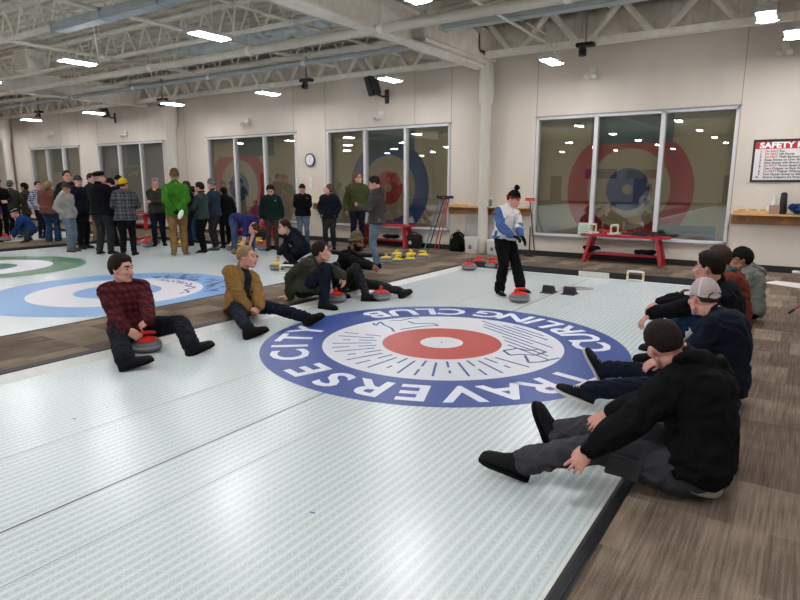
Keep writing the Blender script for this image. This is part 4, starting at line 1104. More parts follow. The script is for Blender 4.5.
for k, (px, c, hh) in enumerate(((604, 'c0272d', .05), (633, '232325', .05), (640, '232325', .045), (650, '2a2526', .05))):
    g = G(); g.box(-.1, .1, -.04, .04, 0, hh); g.box(-.06, .07, -.035, .035, hh, hh+.03)
    tag(obj('gripper_pack', g, mat('pack_%d' % k, c, rough=.6), None, True, .6, loc=(onY(px+3, 236, BY).x, BY+.02+.1*(k % 2)-.05, bz+.001), bevel=.01), ['small red item on the red bench beside the white aid', 'small black item on the bench, left of three', 'small black item on the bench, middle of three', 'small dark item at the right end of the bench'][k], 'gear')
# paper sign standing at the left end of the bench
g = G(); g.box(-.13, .13, -.003, .003, 0, .3, Matrix.Rotation(-.12, 4, 'X')); x = onY(584, 228, WY-.1).x
t = thing('paper_sheet', 'pale green sheet of paper leaning on the window glass by the bench', 'paper', (x, WY-.085, ZB+.001)); obj('sheet', g, mat('paper_green', 'b9c8bc', rough=.7), t)
g = G()
for k in range(6): g.box(-.1, .09, -.0045, -.003, .05+k*.035, .058+k*.035, Matrix.Rotation(-.12, 4, 'X'))
obj('printed_lines', g, mat('ink_grey', '6a7a70'), t)
# ---- wall shelves
def shelf(label, x0, x1, z, y=WY):
    t = thing('wall_shelf', label, 'shelf', ((x0+x1)/2, y, z), 0, 'wooden wall shelves'); w = x1-x0
    g = G(); g.box(-w/2, w/2, -.24, 0, .0, .03); obj('shelf_board', g, M_WOODL, t, bevel=.003)
    g = G(); g.box(-w/2, w/2, -.04, -.001, -.16, 0); obj('back_rail', g, M_WOOD, t, bevel=.003)
    k = -w/2+.25
    while k < w/2: g = G(); g.tube([(k, -.035, -.09), (k, -.1, -.08)], .012, 8); obj('peg', g, M_WOOD, t, True); k += .4
    return t
sz = onY(760, 214, WY-.2).z
shelf('long wooden wall shelf with pegs under the safety sign', onY(732, 213, WY).x, 3.2, sz-.03)
s2z = onY(500, 207, WY-.2).z
shelf('wooden wall shelf between the two big windows behind the column', onY(450, 207, WY).x, onY(531, 207, WY).x, s2z-.03)
shelf('short wooden wall shelf behind the man in the navy jacket', onY(314, 204, WY).x, onY(324, 204, WY).x, s2z-.03)
def on_shelf(px, z=sz): return V((onY(px, 210, WY-.12).x, WY-.12, z+.001))
t = thing('sample_tray', 'long wooden tray of yellow blocks on the shelf under the safety sign', 'tray', on_shelf(751)); g = G(); g.box(-.27, .27, -.07, .07, 0, .05); obj('tray', g, M_WOODL, t, bevel=.003)
for k in range(3): g = G(); g.box(-.2+k*.17, -.08+k*.17, -.05, .05, .05, .075); obj('yellow_block', g, mat('block_yellow', 'b89a48', rough=.6), t, bevel=.004)
t = thing('carton', 'small brown carton on the shelf beside the black bottle', 'box', on_shelf(773)); g = G(); g.box(-.1, .1, -.06, .06, 0, .15); obj('carton_body', g, mat('carton', '9b7a68', rough=.7, noise_amt=.1), t, bevel=.003)
g = G(); g.box(-.1, -.06, -.062, -.06, .0, .15); obj('carton_label', g, M_WHITEP, t)
t = thing('spray_bottle', 'small white bottle standing behind the brown carton', 'bottle', on_shelf(773)+V((.0, .085, 0))); g = G(); g.lathe([(.03, 0), (.035, .01), (.035, .2), (.02, .235), (.014, .25)], n=18); obj('bottle_body', g, M_WHITEP, t, True, .8)
g = G(); g.lathe([(.02, .245), (.02, .3), (.012, .305)], n=16); obj('bottle_cap', g, M_WHITEP, t, True, .7)
t = thing('water_bottle', 'tall black water bottle on the shelf under the safety sign', 'bottle', on_shelf(782.5)); g = G(); g.lathe([(.05, 0), (.055, .01), (.055, .28), (.05, .3)], n=22); obj('bottle_body', g, M_BLK, t, True, .8)
g = G(); g.lathe([(.05, .3), (.052, .32), (.045, .36), (.02, .375)], n=22); obj('bottle_cap', g, M_BLK, t, True, .8)
t = glove_pile('black and blue pouch lying on the shelf at the right edge', on_shelf(797), .14, 5, cloth('pouch_blue', '1f3566'), 'pouch', 'pouch', .14)
g = G(); g.box(-.2, .2, -.03, .03, 0, .04); tag(obj('folded_cloth', g, M_WOODL, None, True, .6, loc=V((onY(460, 206, WY-.12).x, WY-.12, s2z+.001)), bevel=.012), 'tan folded cloth at the left end of the shelf by the brooms', 'cloth')
t = thing('spray_bottle', 'small bottle with a pale trigger on the shelf just right of the column', 'bottle', V((onY(490.5, 206, WY-.12).x, WY-.12, s2z+.001))); g = G(); g.lathe([(.035, 0), (.04, .01), (.04, .12), (.015, .17)], n=18); obj('bottle_body', g, mat('teal_plastic', '5b8c90', rough=.4), t, True, .8)
g = G(); g.box(-.02, .05, -.012, .012, .16, .2); obj('trigger', g, M_WHITEP, t, bevel=.004)
# ---- brooms
def broom(label, foot, top, shaft, headc, head_at='bottom', lower=None, group='curling brooms', hr=0):
    foot = V(foot); top = V(top); t = thing('broom', label, 'broom', foot, 0, group); d = top-foot
    g = G(); g.tube([V((0, 0, 0))+d*.03, d*.55 if lower else d], .0135, 10); s_ = obj('shaft', g, shaft, t, True, None)
    if lower: g = G(); g.tube([d*.52, d], .0135, 10); obj('upper_shaft', g, lower, t, True, None)
    c = d*.0+V((0, 0, .02)) if head_at == 'bottom' else d+V((0, 0, .01))
    g = G(); M = Matrix.Rotation(hr, 4, 'Z'); M.translation = c; g.box(-.11, .11, -.035, .035, -.02, .02, M); h = obj('brush_head', g, headc, t, True, .6, bevel=.012)
    g = G(); M = M.copy(); g.box(-.1, .1, -.028, .028, .02 if head_at == 'top' else -.02, .04 if head_at == 'top' else 0, M); obj('brush_pad', g, M_BLK, h, bevel=.004)
    return t
M_TEAL = mat('shaft_teal', '3f8f92', rough=.4); M_PUR = mat('shaft_purple', '6b3f7a', rough=.4); M_SRED = mat('shaft_red', 'a3202e', rough=.4); M_CARB = mat('shaft_carbon', '1b1b1e', rough=.35); M_ORA = mat('head_orange', 'ff4a20', rough=.5)
yb = WY-.3
def bp(px, py, y): return onY(px, py, y)
gz_ = lambda px, py: gz(px, py, CARP)
for i, (fx, fy, tx, ty, sh, lo, hd, lab) in enumerate(((424, 251, 441, 198, M_TEAL, M_PUR, M_BLK, 'teal and purple broom leaning on the shelf by the black bag'), (428, 251, 444, 199, M_CARB, None, M_BLK, 'dark broom leaning second from left by the shelf end'), (434, 251, 447, 198, M_SRED, None, M_SRED, 'red broom with a red head leaning third from left'), (437.5, 252, 449, 198, M_SRED, None, M_BLK, 'red broom leaning nearest the backpack'))):
    f = gz_(fx, fy); tp = onY(tx, ty, WY-.12-i*.02); broom(lab, f, tp, sh, hd, 'top', lo, hr=.2)
f = gz_(535, 257.5); broom('dark broom with an orange head up, leaning right of the woman', f, onY(530, 200.5, WY-.1), M_CARB, M_ORA, 'top', None)
f = gz_(529, 256.5); broom('white and black broom with its black head on the carpet beside the woman', f, onY(531.5, 200, WY-.06), M_CARB, M_BLK, 'bottom', M_WHITEP)
# ---- backpack, bags, buckets
bpk = thing('backpack', 'black backpack standing against the wall by the white bucket', 'backpack', (onY(458.5, 250, WY-.2).x, WY-.22, CARP))
g = G(); g.ell((0, 0, .2), (.19, .12, .2)); g.ell((0, 0, .33), (.15, .1, .13)); g.box(-.17, .17, -.1, .1, .01, .25); me = remesh(g, .012, 4); wrinkle(me, .008, 3, 12); me.materials.append(cloth('backpack_black', '17171a')); link('pack_body', me, bpk)
g = G(); g.box(-.12, .12, -.17, -.1, .05, .24); obj('front_pocket', g, MATS['cloth_backpack_black'], bpk, True, .6, bevel=.02)
g = G(); g.tube([(-.04, 0, .44), (-.03, 0, .49), (.03, 0, .49), (.04, 0, .44)], .009, 8, sub=3); obj('carry_loop', g, M_BLK, bpk, True, None)
for sx in (-1, 1): g = G(); g.tube([(sx*.1, -.1, .4), (sx*.17, -.06, .3), (sx*.2, -.03, .12)], .014, 8, sub=3); obj('side_strap', g, M_BLK, bpk, True, None)
def bag(label, px, w, h, z=CARP, c=M_BLK, dpt=.14, dy=.22):
    t = thing('gear_bag', label, 'bag', (onY(px, 245, WY-dy).x, WY-dy, z)); g = G(); g.box(-w/2, w/2, -dpt/2, dpt/2, 0, h); obj('bag_body', g, c, t, True, .6, bevel=.03)
    g = G(); g.tube([(-w*.2, 0, h-.01), (-w*.15, 0, h+.05), (w*.15, 0, h+.05), (w*.2, 0, h-.01)], .01, 8, sub=3); obj('handle', g, M_BLK, t, True, None)
    g = G(); g.tube([(-w*.46, -dpt*.52, h*.8), (w*.46, -dpt*.52, h*.8)], .006, 6); obj('zip', g, mat('zip_grey', '55555a'), t, True)
    return t
b1 = bag('black square gear bag with round white badge beside the red bench', 414.5, .4, .33)
g = G(); g.lathe([(.045, 0), (.045, .004)], (-.08, -.075, .14), 20, Matrix.Rotation(PI/2, 3, 'X')); obj('badge', g, M_WHITEP, b1)
bag('black gear bag on the carpet right of the bending man', 265, .36, .3, CARP, M_BLK, .2, .72)
def bucket(label, px, w=.3, h=.34, col=None, dy=.3):
    t = thing('storage_bucket', label, 'bucket', (onY(px, 250, WY-dy).x, WY-dy, CARP)); g = G()
    R = []
    for sc_, z in ((.44, 0), (.46, .01), (.5, h-.04), (.53, h-.035), (.53, h)): R.append([V((x*w*2*sc_/2*1.0, y*w*sc_, z)) for x, y in [(math.copysign(abs(math.cos(a))**.4, math.cos(a)), math.copysign(abs(math.sin(a))**.4, math.sin(a))) for a in [2*PI*k/24 for k in range(24)]]])
    g.rings(R); obj('bucket_body', g, col or M_WHITEP, t, True, .6)
    g = G(); R = [[p_+V((0, 0, h-.34+.34)) for p_ in [V((q.x*1.04, q.y*1.04, z_)) for q in R[-1]]] for z_ in (0, .02)]; g.rings(R); obj('lid', g, M_WHITEP, t, True, .6)
    g = G(); g.box(-.02, .05, -w*.54, -w*.52, h*.3, h*.55); obj('bucket_label', g, mat('label_dark', '6d5c66'), t)
    return t
bucket('white square bucket beside the backpack left of the column', 472.5)
bucket('white square bucket mostly behind the column and the woman', 494, .28, .3)
# grey plastic sheets leaning behind the bucket
for px, l in ((471, 'left of the column, behind the white bucket'), (487, 'behind the column')):
    g = G(); g.box(-.17, .17, -.008, .008, 0, .62, Matrix.Rotation(-.1, 4, 'X')); tag(obj('plastic_sheet', g, mat('sheet_grey', 'a7a39f', rough=.4, noise_amt=.1, nscale=4), None, loc=(onY(px, 230, WY-.08).x, WY-.085, CARP+.3)), 'grey corrugated plastic sheet leaning on the wall %s' % l, 'sheet')
g = G(); g.box(-.02, .02, -.02, .02, CARP, 3.1); x = onY(480.5, 200, WY-.03).x
t = thing('wall_conduit', 'slim white vertical conduit on the wall just left of the column', 'conduit', (x, WY-.025, 0)); obj('conduit', g, M_WHITEP, t, True, .6, bevel=.006)
g = G(); g.box(-.03, .03, -.03, .02, 1.55, 1.6); obj('coupling', g, M_WHITEP, t)
# black mat end by the yellow stones
g = G(); p0 = gz(375, 254, CARP); g.box(-7.95, -6.62, 10.75, 11.0, CARP, CARP+.01); tag(obj('rubber_mat', g, M_RUB, None, bevel=.002, loc=(0, 0, .001)), 'black rubber mat on the carpet behind the yellow-handled stones', 'mat')
# ---- sign
sg = thing('safety_sign', 'framed safety rules sign on the wall above the shelf', 'sign', (onY(752, 160, WY).x, WY, onY(752, 182, WY).z))
SW, SH = 1.5, onY(753, 140, WY).z-onY(752, 182, WY).z
F = G(); t_ = .035
F.box(0, SW, -.03, 0, 0, t_); F.box(0, SW, -.03, 0, SH-t_, SH); F.box(0, t_, -.03, 0, 0, SH); F.box(SW-t_, SW, -.03, 0, 0, SH); obj('sign_frame', F, M_BLK, sg, bevel=.003)
g = G(); g.box(t_, SW-t_, -.012, -.002, t_, SH-t_); obj('sign_board', g, mat('sign_white', 'ddd9d6', rough=.4), sg)
g = G(); g.box(t_, SW-t_, -.014, -.012, SH-t_-.125, SH-t_); hd_ = obj('header_band', g, mat('sign_red', 'b52a26', rough=.4), sg)
MS = Matrix(((1, 0, 0, 0), (0, 0, -1, 0), (0, 1, 0, 0), (0, 0, 0, 1)))
def MT(x, z, y): M = Matrix(((1, 0, 0, x), (0, 0, -1, y), (0, 1, 0, z), (0, 0, 0, 1))); return M
g = G(); text_geo(g, 'SAFETY RULES', .13, MT(.1, SH-t_-.068, -.0155) @ Matrix.Diagonal((1.18, 1, 1, 1)), .0005, .006, 'LEFT'); obj('header_lettering', g, mat('sign_lettering', 'efefef', rough=.4), sg)
LN = [('Do NOT', 'Run'), ('Do NOT', 'Lift Stones'), ('Do NOT', 'Walk Backwards'), ('', 'Keep Stones on Own Sheet'), ('', 'Stop Stones with Broom'), ('Do NOT', 'Throw Speed Stones'), ('', 'Use a Gripper on Each Foot'), ('Do NOT', 'Deliver Without Permission'), ('', 'Push Stones Slowly to Side'), ('', 'Ensure Grippers are Properly Secured')]
gr = G(); gk = G(); zz = SH-t_-.16; dz = (SH-2*t_-.16-.005)/10
for i, (a, b_) in enumerate(LN):
    z_ = zz-i*dz-.005; text_geo(gk, '%d.' % (i+1), .052, MT(.13 if i == 9 else .15, z_, -.0135), .0004, .0015, 'RIGHT')
    x_ = .19-.0*i
    if a: text_geo(gr, a, .052, MT(x_, z_, -.0135), .0004, .0015, 'LEFT'); x_ += .21
    text_geo(gk, b_, .052, MT(x_, z_, -.0135), .0004, .0015, 'LEFT')
obj('rule_lettering', gk, mat('sign_ink', '2a2a2c'), sg); obj('warning_lettering', gr, MATS['sign_red'], sg)
# ---- clock, notices, cameras, speakers, wall lamps
ck = thing('wall_clock', 'round black-rimmed wall clock with white face between the windows', 'clock', onY(310.5, 160, WY-.02), 0)
MR = Matrix.Rotation(PI/2, 3, 'X')
g = G(); rr = .17; g.lathe([(rr-.03, 0), (rr, 0), (rr, .035), (rr-.02, .045), (rr-.03, .03)], n=36, M=MR); obj('rim', g, M_BLK, ck, True, .6)
g = G(); g.lathe([(rr-.028, .028), (rr-.028, .034)], n=36, M=MR); obj('dial', g, mat('dial_white', 'e2e4e8', rough=.4), ck, True, .6)
g = G()
for k in range(12): a = PI*k/6; g.bar((math.sin(a)*.115, -.035, math.cos(a)*.115), (math.sin(a)*.13, -.035, math.cos(a)*.13), .008, .002)
obj('hour_marks', g, M_BLK, ck)
for n_, a, l in (('hour_hand', 3.4, .07), ('minute_hand', .3, .11)): g = G(); g.bar((0, -.037, 0), (math.sin(a)*l, -.037, math.cos(a)*l), .009, .003); obj(n_, g, M_BLK, ck)
for px, py, l in ((311.5, 180, 'white wall control box below the clock, upper one'), (311.5, 185.5, 'white wall control box below the clock, lower one')):
    g = G(); g.box(-.05, .05, -.03, 0, -.06, .06); tag(obj('wall_control', g, M_WHITEP, None, True, .6, loc=onY(px, py, WY), bevel=.006), l, 'control')
g = G(); g.box(-.06, .06, -.012, 0, -.08, .08); tag(obj('wall_notice', g, mat('notice', 'c9c4bb', rough=.6), None, loc=onY(631, 87, WY), bevel=.003), 'small pale notice plate high on the wall above the right window', 'notice')
def ptz(label, px, py, y, pole):
    c = onY(px, py, y); t = thing('track_camera', label, 'camera', c, 0, 'ceiling cameras on drop poles')
    g = G(); g.box(-.16, .16, -.09, .09, 0, .07); obj('mount_box', g, M_BLK, t, True, .6, bevel=.01)
    g = G(); g.lathe([(.03, -.16), (.07, -.15), (.075, -.06), (.05, 0)], (-.05, 0, 0), 20); h = obj('camera_head', g, M_BLK, t, True, .8)
    g = G(); g.tube([(-.05, -.05, -.11), (-.05, -.1, -.115)], .03, 14); obj('lens', g, mat('lens', '0a0a0c', rough=.1), h, True, .8)
    g = G(); g.bar((0, 0, .07), (0, 0, pole), .045, .025); obj('drop_pole', g, mat('strut_grey', '9b9b98', rough=.5, metal=.5), t)
    return t
ptz('black ceiling camera on a drop pole above the rightmost window', 585.5, 47, 11.6, .85)
ptz('black ceiling camera on a drop pole above the window with the blue ring', 306.5, 82, 11.4, .85)
ptz('black ceiling camera on a drop pole between the second and third windows', 162.5, 101, 11.4, .85)
ptz('black ceiling camera on a drop pole at the far left above the leftmost window', 39, 113, 11.4, .85)
def speaker(label, px, py, y):
    c = onY(px, py, y); t = thing('wall_speaker', label, 'loudspeaker', c, -.5, 'black wall speakers')
    M = Matrix.Rotation(.3, 4, 'X'); g = G(); g.prism([(-.14, -.12), (.14, -.12), (.11, .12), (-.11, .12)], -.24, .24, M); obj('cabinet', g, M_BLK, t, True, .5, bevel=.02)
    g = G(); g.box(-.12, .12, -.13, -.122, -.22, .22, M); obj('grille', g, mat('grille', '202024', rough=.8), t)
    g = G(); g.tube([(0, .1, -.2), (.1, .2, -.26), (.12, .3, -.26)], .025, 10); g.box(.06, .18, .28, .34, -.42, -.1); obj('bracket', g, M_BLK, t, True, .6)
    return t
speaker('black loudspeaker on a bracket above the window with the blue ring', 373, 85, WY-.35)
speaker('black loudspeaker on a bracket between the two leftmost windows', 104, 110, WY-.35)
def floodlight(label, px, py):
    c = onY(px, py, WY-.12); t = thing('emergency_light', label, 'emergency light', c, 0, 'white wall emergency lights')
    g = G(); g.box(-.06, .06, .04, .119, -.05, .1); obj('back_box', g, M_WHITEP, t, bevel=.01)
    for sx in (-1, 1):
        g = G(); g.lathe([(.03, -.02), (.065, -.1), (.055, -.115)], (sx*.07, .0, .0), 18, Matrix.Rotation(-.7, 3, 'X')); obj('lamp_head', g, M_WHITEP, t, True, .7)
    return t
for px, py, l in ((379, 115, 'white double-headed emergency light under the loudspeaker'), (245, 122, 'small double-headed emergency light above the third window'), (124, 134, 'white emergency light above the second window'), (50, 134, 'white emergency light above the leftmost window'), (620-28.5, 73, 'white emergency light hanging by the wall left above the right window'), (785, 48, 'small white emergency light under the lamp at upper right')): floodlight(l, px, py)
# unit heater
hc = onY(31, 62, 8.0); t = thing('unit_heater', 'white boxy unit heater hanging among the trusses at upper left', 'heater', hc); g = G(); g.box(-.3, .3, -.25, .25, -.25, .25); obj('casing', g, M_JOIST, t, True, .6, bevel=.02)
g = G()
for k in range(7): g.box(-.27, .27, -.27, -.25, -.2+k*.06, -.17+k*.06, Matrix.Rotation(0, 4, 'X'))
obj('louvre', g, M_PIPE, t); g = G(); g.tube([(-.2, 0, .25), (-.2, 0, .6)], .015, 8); obj('hanger_rod', g, M_PIPE, t)
g = G(); g.tube([(.2, 0, .25), (.2, 0, .6)], .015, 8); obj('hanger_rod', g, M_PIPE, t)
# flags and banners at the far end (seen mirrored)
def banner(label, x, z, w, h, cols, name='flag'):
    t = thing(name, label, 'flag', (x, YF-4.97, z)); n = len(cols); k = 0
    for c, fr in cols: g = G(); g.box(k*w, (k+fr)*w, 0, .02, 0, h); obj('flag_panel', g, mat('flag_'+c, c, rough=.8), t); k += fr
banner('yellow and red banner on the far end wall', -12.6, 1.9, 2.6, .7, (('b8a038', .5), ('8c2630', .5)))
banner('blue and purple banner on the far end wall', -16.0, 1.9, 2.6, .8, (('2d4a8a', .6), ('6a3a78', .4)))
t = thing('flag', 'red and white striped flag hanging on the left wall', 'flag', (XL+.02, -6.6, 1.1))
for a0, a1, c_ in ((0, .65, 'c8452a'), (.65, 1.75, 'd8d4cc'), (1.75, 2.4, 'c8452a')): g = G(); g.box(0, .02, a0, a1, 0, 1.1); obj('flag_panel', g, mat('flag2_'+c_, c_, rough=.8), t)
# ================================================================= the people
def dep(p): return (V(p)-CAMP).dot(CF)
def PD(px, py, d): return CAMP+ray(px, py)*d
JEAN = cloth('jeans_blue', '32486a', amt=.22); JEANL = cloth('jeans_light', '6d7f92', amt=.22); JEAND = cloth('jeans_dark', '1c2536', amt=.2); NAVY = cloth('navy', '171d2c'); BLK = cloth('black', '121316'); GREYP = cloth('trouser_grey', '45454a'); CHAR = cloth('charcoal', '35373b')
TAN = cloth('tan_duck', '96713f', amt=.14); OLV = cloth('olive', '3c4033'); OLV2 = cloth('olive_green', '4a4c2c'); GRN = cloth('bright_green', '3f7d22'); DGRN = cloth('dark_green', '1b3430'); KHAKI = cloth('khaki', '8a6a42'); BRN = cloth('brown_trouser', '4a3a33'); RUST = cloth('rust', '6e3020'); HOODG = cloth('hoodie_grey', '7c7e78'); HOODD = cloth('hoodie_dark_grey', '4b4845'); LGREY = cloth('light_grey', 'a09f9b'); PUFB = cloth('puffer_brown', '7a4d40'); BLUE = cloth('royal_blue', '1f3f78'); VIO = cloth('violet_blue', '2a2c66'); SLATE = cloth('slate_blue', '2d3a4a'); GREY = cloth('mid_grey', '6a6a68'); PURP = cloth('purple', '6a3a78'); COAT = cloth('coat_brown', '4a3d34'); TEAL = cloth('grey_green', '3a4a48')
PL_RED = plaid('red', '5c1a1f', '1d0c10', '2a1015'); PL_GREY = plaid('grey', '4d4e50', '1f2022', '6d6f70', 1.3); PL_BLUE = plaid('blue', '2c3c5c', 'c0c4cc', '14182a', .9)
WVEST = cloth('white_vest', 'efedea', amt=.06); BSLV = cloth('blue_sleeve', '4f6ba6'); GLV = cloth('glove_black', '141416')
CAPB = cloth('cap_black', '131417'); CAPG = cloth('cap_grey', '3c3d3c'); BEAN_T = cloth('beanie_tan', '6a5234'); BEAN_B = cloth('beanie_brown', '5d4e40'); BEAN_C = cloth('beanie_camo', '6b6048', amt=.5); BEAN_G = cloth('beanie_grey', '6b6e70'); BEAN_K = cloth('beanie_black', '131315'); BEAN_R = cloth('beanie_red', 'b8251f'); CAPW = cloth('cap_white', 'f4ece9', amt=.05); YEL = cloth('cap_yellow', 'd8b21c'); PINKG = cloth('mesh_pinkgrey', 'cfc0be', amt=.1)
ZU = V((0, 0, 1))
def yv(a): return V((math.cos(math.radians(a)), math.sin(math.radians(a)), 0))
# ---- A: man in red plaid with the stone
def foot(px, py, tx, ty, s=1.0, z=0.0, lift=0.0):
    h = gz(px, py, z); t = gz(tx, ty, z); d = (t-h).normalized(); return h+d*.06+ZU*(.088*s+lift), d
d0 = dep(gz(128, 343, CARP))+.1
a1, t1 = foot(186, 356, 214, 351); a2, t2 = foot(119, 374, 141, 371)
pel = PD(131, 332, d0-.02)
pel.z = max(pel.z, CARP+.115)
A_ = person('man in red and black plaid shirt sitting with a red-handled stone between his legs', dict(near=2, base=(pel.x, pel.y, CARP), yaw=-22, s=1.02, pel=pel, neck=PD(123, 282.5, d0-.03), head=PD(122, 269.5, d0-.09), look=yv(20)+ZU*.0, slump=.05,
    wr=[PD(152.5, 337, d0-.47), PD(133, 344, d0-.45)], hdir=[-CR*.8-CF*.1-ZU*.45, CR*.9-ZU*.5], hdor=[ZU*.8-CF, ZU*.3-CF], curl=(.7, .4), epole=[CR*.8-ZU, -CR*.8-ZU],
    ank=[a1, a2], toe=[t1+ZU*.3-yv(-60)*.2, t2+ZU*.25], sup=[ZU-t1*.3+CR*.1, ZU-t2*.25], kpole=[CR*1.2+ZU*.25, -CR*.9+ZU*.5],
    fat=1.1, top=PL_RED, style='shirt', tophem=-.1, bottom=cloth('work_navy', '20242f'), hair=dict(th=.03, side=.022, low=-42, top=36), haircol=H_DARK, skin=SKINP, th=.02, flare=.016, tease=.022, topname='shirt'))
print('A pel', pel)
# ---- B: man in the tan coat
d0 = dep(gz(235, 316, CARP))+.1
a1, t1 = foot(308, 327, 331, 322); a2, t2 = foot(246, 342, 266, 338)
pel = PD(241, 306, d0-.12); pel.z = max(pel.z, CARP+.115); print('B pel', pel)
def fn_open(w0, w1):
    def f(x, y, z, ad):
        m = np.zeros(len(x), 'i'); m[(y > .02) & (y < .2) & (np.abs(x) < w0+(w1-w0)*(z+.3)/.5)] = 1; return m
    return f
B_ = person('man in open tan work coat and blue jeans sitting with hands clasped', dict(near=2, base=(pel.x, pel.y, CARP), yaw=2, s=1.02, pel=pel, neck=PD(242, 269.5, d0), head=PD(247, 257.5, d0-.06), look=yv(28)+ZU*.03, slump=.06, shr=(-.15, -1, 0),
    wr=[PD(260.5, 310, d0-.33), PD(250, 315, d0-.38)], hdir=[-CR*.3-CF*.4-ZU*.7, CR*.9-ZU*.1], hdor=[CR*.6+ZU*.5, ZU-CF*.4], curl=(.9, .8), epole=[CR*.7-ZU*.8-CF*.2, -CR*.7-ZU],
    ank=[a1, a2], toe=[t1+ZU*.35, t2+ZU*.2], sup=[ZU-t1*.35, ZU-t2*.2], kpole=[CR*.2+ZU, -CR*.7+ZU*.8],
    top=TAN, topmats=[cloth('shirt_dark_green', '26302e')], topfn=fn_open(.03, .06), style='jacket', tophem=-.16, hemflare=.03, bottom=JEAND, hair=dict(th=.014, side=.009, low=-30), haircol=H_BLOND, skin=SKINP, th=.03, flare=.01, tease=.012, shoe=cloth('shoe_dark_brown', '231d1a')))
g = G()
L_, Dd = B_['L'], B_['D']; c, r, f = B_['frame'](.9); hc = c-f*.1+ZU*.02
g.tube([c+r*.1-f*.04+ZU*.03, hc+r*.05, hc-r*.05, c-r*.1-f*.04+ZU*.03], [.03, .045, .045, .03], 12, sub=4)
g.tube([c+r*.085+f*.0+ZU*.05, c+r*.06+f*.09, c+r*.045+f*.135-ZU*.12], [.028, .024, .016], 10, sub=4); g.tube([c-r*.085+f*.0+ZU*.05, c-r*.06+f*.09, c-r*.045+f*.135-ZU*.12], [.028, .024, .016], 10, sub=4)
me = remesh(g, .01, 3); me.materials.append(TAN); link('hood', me, B_['root'])
# ---- C: man in green parka, crouching
d0 = dep(gz(308, 302, CARP))+.05
a1, t1 = foot(335, 300, 346, 298); a2, t2 = foot(320, 308, 336, 310)
pel = PD(307, 289, d0); pel.z = CARP+.16; print('C pel', pel)
C_ = person('man in olive parka and jeans sitting low, one hand on the carpet', dict(near=2, base=(pel.x, pel.y, CARP), yaw=8, s=1.02, pel=pel, neck=PD(314.5, 262.5, d0-.02), head=PD(321.5, 252.5, d0-.06), look=yv(45)+ZU*.1, slump=.07,
    wr=[PD(346.5, 277, d0-.28), PD(290, 297, d0-.05)], hdir=[-ZU*.9+CR*.1, -CR*.8+ZU*.05-CF*.2], hdor=[CR*.7-CF*.5, ZU], curl=(.35, .15), epole=[CR*.4+ZU*.7, -CR+CF*.4],
    ank=[a1, a2], toe=[t1, t2], kpole=[ZU+CR*.6, ZU+CR*.6],
    fat=1.12, hemflare=.03, top=OLV, style='hoodie', tophem=-.16, bottom=JEAND, hair=dict(th=.022, side=.014), haircol=H_DARK, skin=SKINP, th=.034, flare=.008, tease=.014, topname='parka'))
# ---- D: bearded man with beanie
d0 = dep(gz(347, 292, CARP))+.05
a1, t1 = foot(403, 299, 418, 295); a2, t2 = foot(362, 301, 376, 301)
pel = PD(346, 283, d0); pel.z = CARP+.12; print('D pel', pel)
D_ = person('bearded man in camouflage beanie, black jacket and grey trousers sitting', dict(near=2, base=(pel.x, pel.y, CARP), yaw=5, s=1.0, pel=pel, neck=PD(350.5, 252.5, d0+.0), head=PD(357, 243, d0-.05), look=yv(-2)-ZU*.08, slump=.08,
    wr=[PD(373, 266, d0-.38), PD(371, 267, d0-.45)], hdir=[CR*.6-ZU*.3, CR*.7-ZU*.2], hdor=[ZU*.7+CF, ZU*.7-CF], curl=(.9, .9), epole=[CR*.4-ZU, -CF*.3-ZU],
    ank=[a1, a2], toe=[t1+ZU*.25, t2], sup=[ZU-t1*.25, ZU], kpole=[ZU, ZU+CR*.0],
    top=BLK, style='jacket', bottom=CHAR, hair=dict(th=.008, side=.006), beard=.012, haircol=H_BLACK, skin=SKIND, hat=dict(kind='beanie', mat=BEAN_C, h=.035), th=.018, tease=.012))
# ---- E: kneeling man in navy hoodie
d0 = dep(gz(298, 268))
a1 = gz(306, 268)+ZU*.06; a2, t2 = foot(299, 271, 292, 273)
pel = PD(303, 250.5, d0+.1); print('E pel', pel)
E_ = person('young man with glasses in navy hoodie kneeling to push a yellow-handled stone', dict(near=1, base=(pel.x, pel.y, 0), yaw=218, s=1.02, pel=pel, neck=PD(290, 233.5, d0-.1), head=PD(284.5, 227.5, d0-.2), look=yv(232)-ZU*.15, slump=.08,
    wr=[PD(289, 256, d0-.35), PD(277, 257, d0-.3)], hdir=[-CR*.5-ZU*.8, -CR*.5-ZU*.8], hdor=[ZU-CF, ZU-CF*.3-CR*.3], curl=(.7, .8),
    ank=[a2, a1], toe=[t2, yv(0)-ZU*.1], kpole=[-CR*.9+ZU*.3-CF*.4, -CR*.5-ZU*.9-CF*.5],
    top=NAVY, style='hoodie', bottom=BLK, hair=dict(th=.02, side=.009), haircol=H_DARK, skin=SKIN, glasses=MAT_SHOE, th=.022, tease=.01))
def letters(g, M):
    rnd = random.Random(2)
    for row, (n, y) in enumerate(((6, .045), (5, .0), (4, -.04))):
        for k in range(n): x = (k-(n-1)/2)*.04; g.box(x-.014, x+.014, y-.015, y+.015, -.002, .004, M @ Matrix.Rotation(rnd.uniform(-.2, .2), 4, 'Z'))
chest_patch(E_, 'chest_print', mat('print_white', 'bfc2c8', rough=.8), letters, .55, .03)
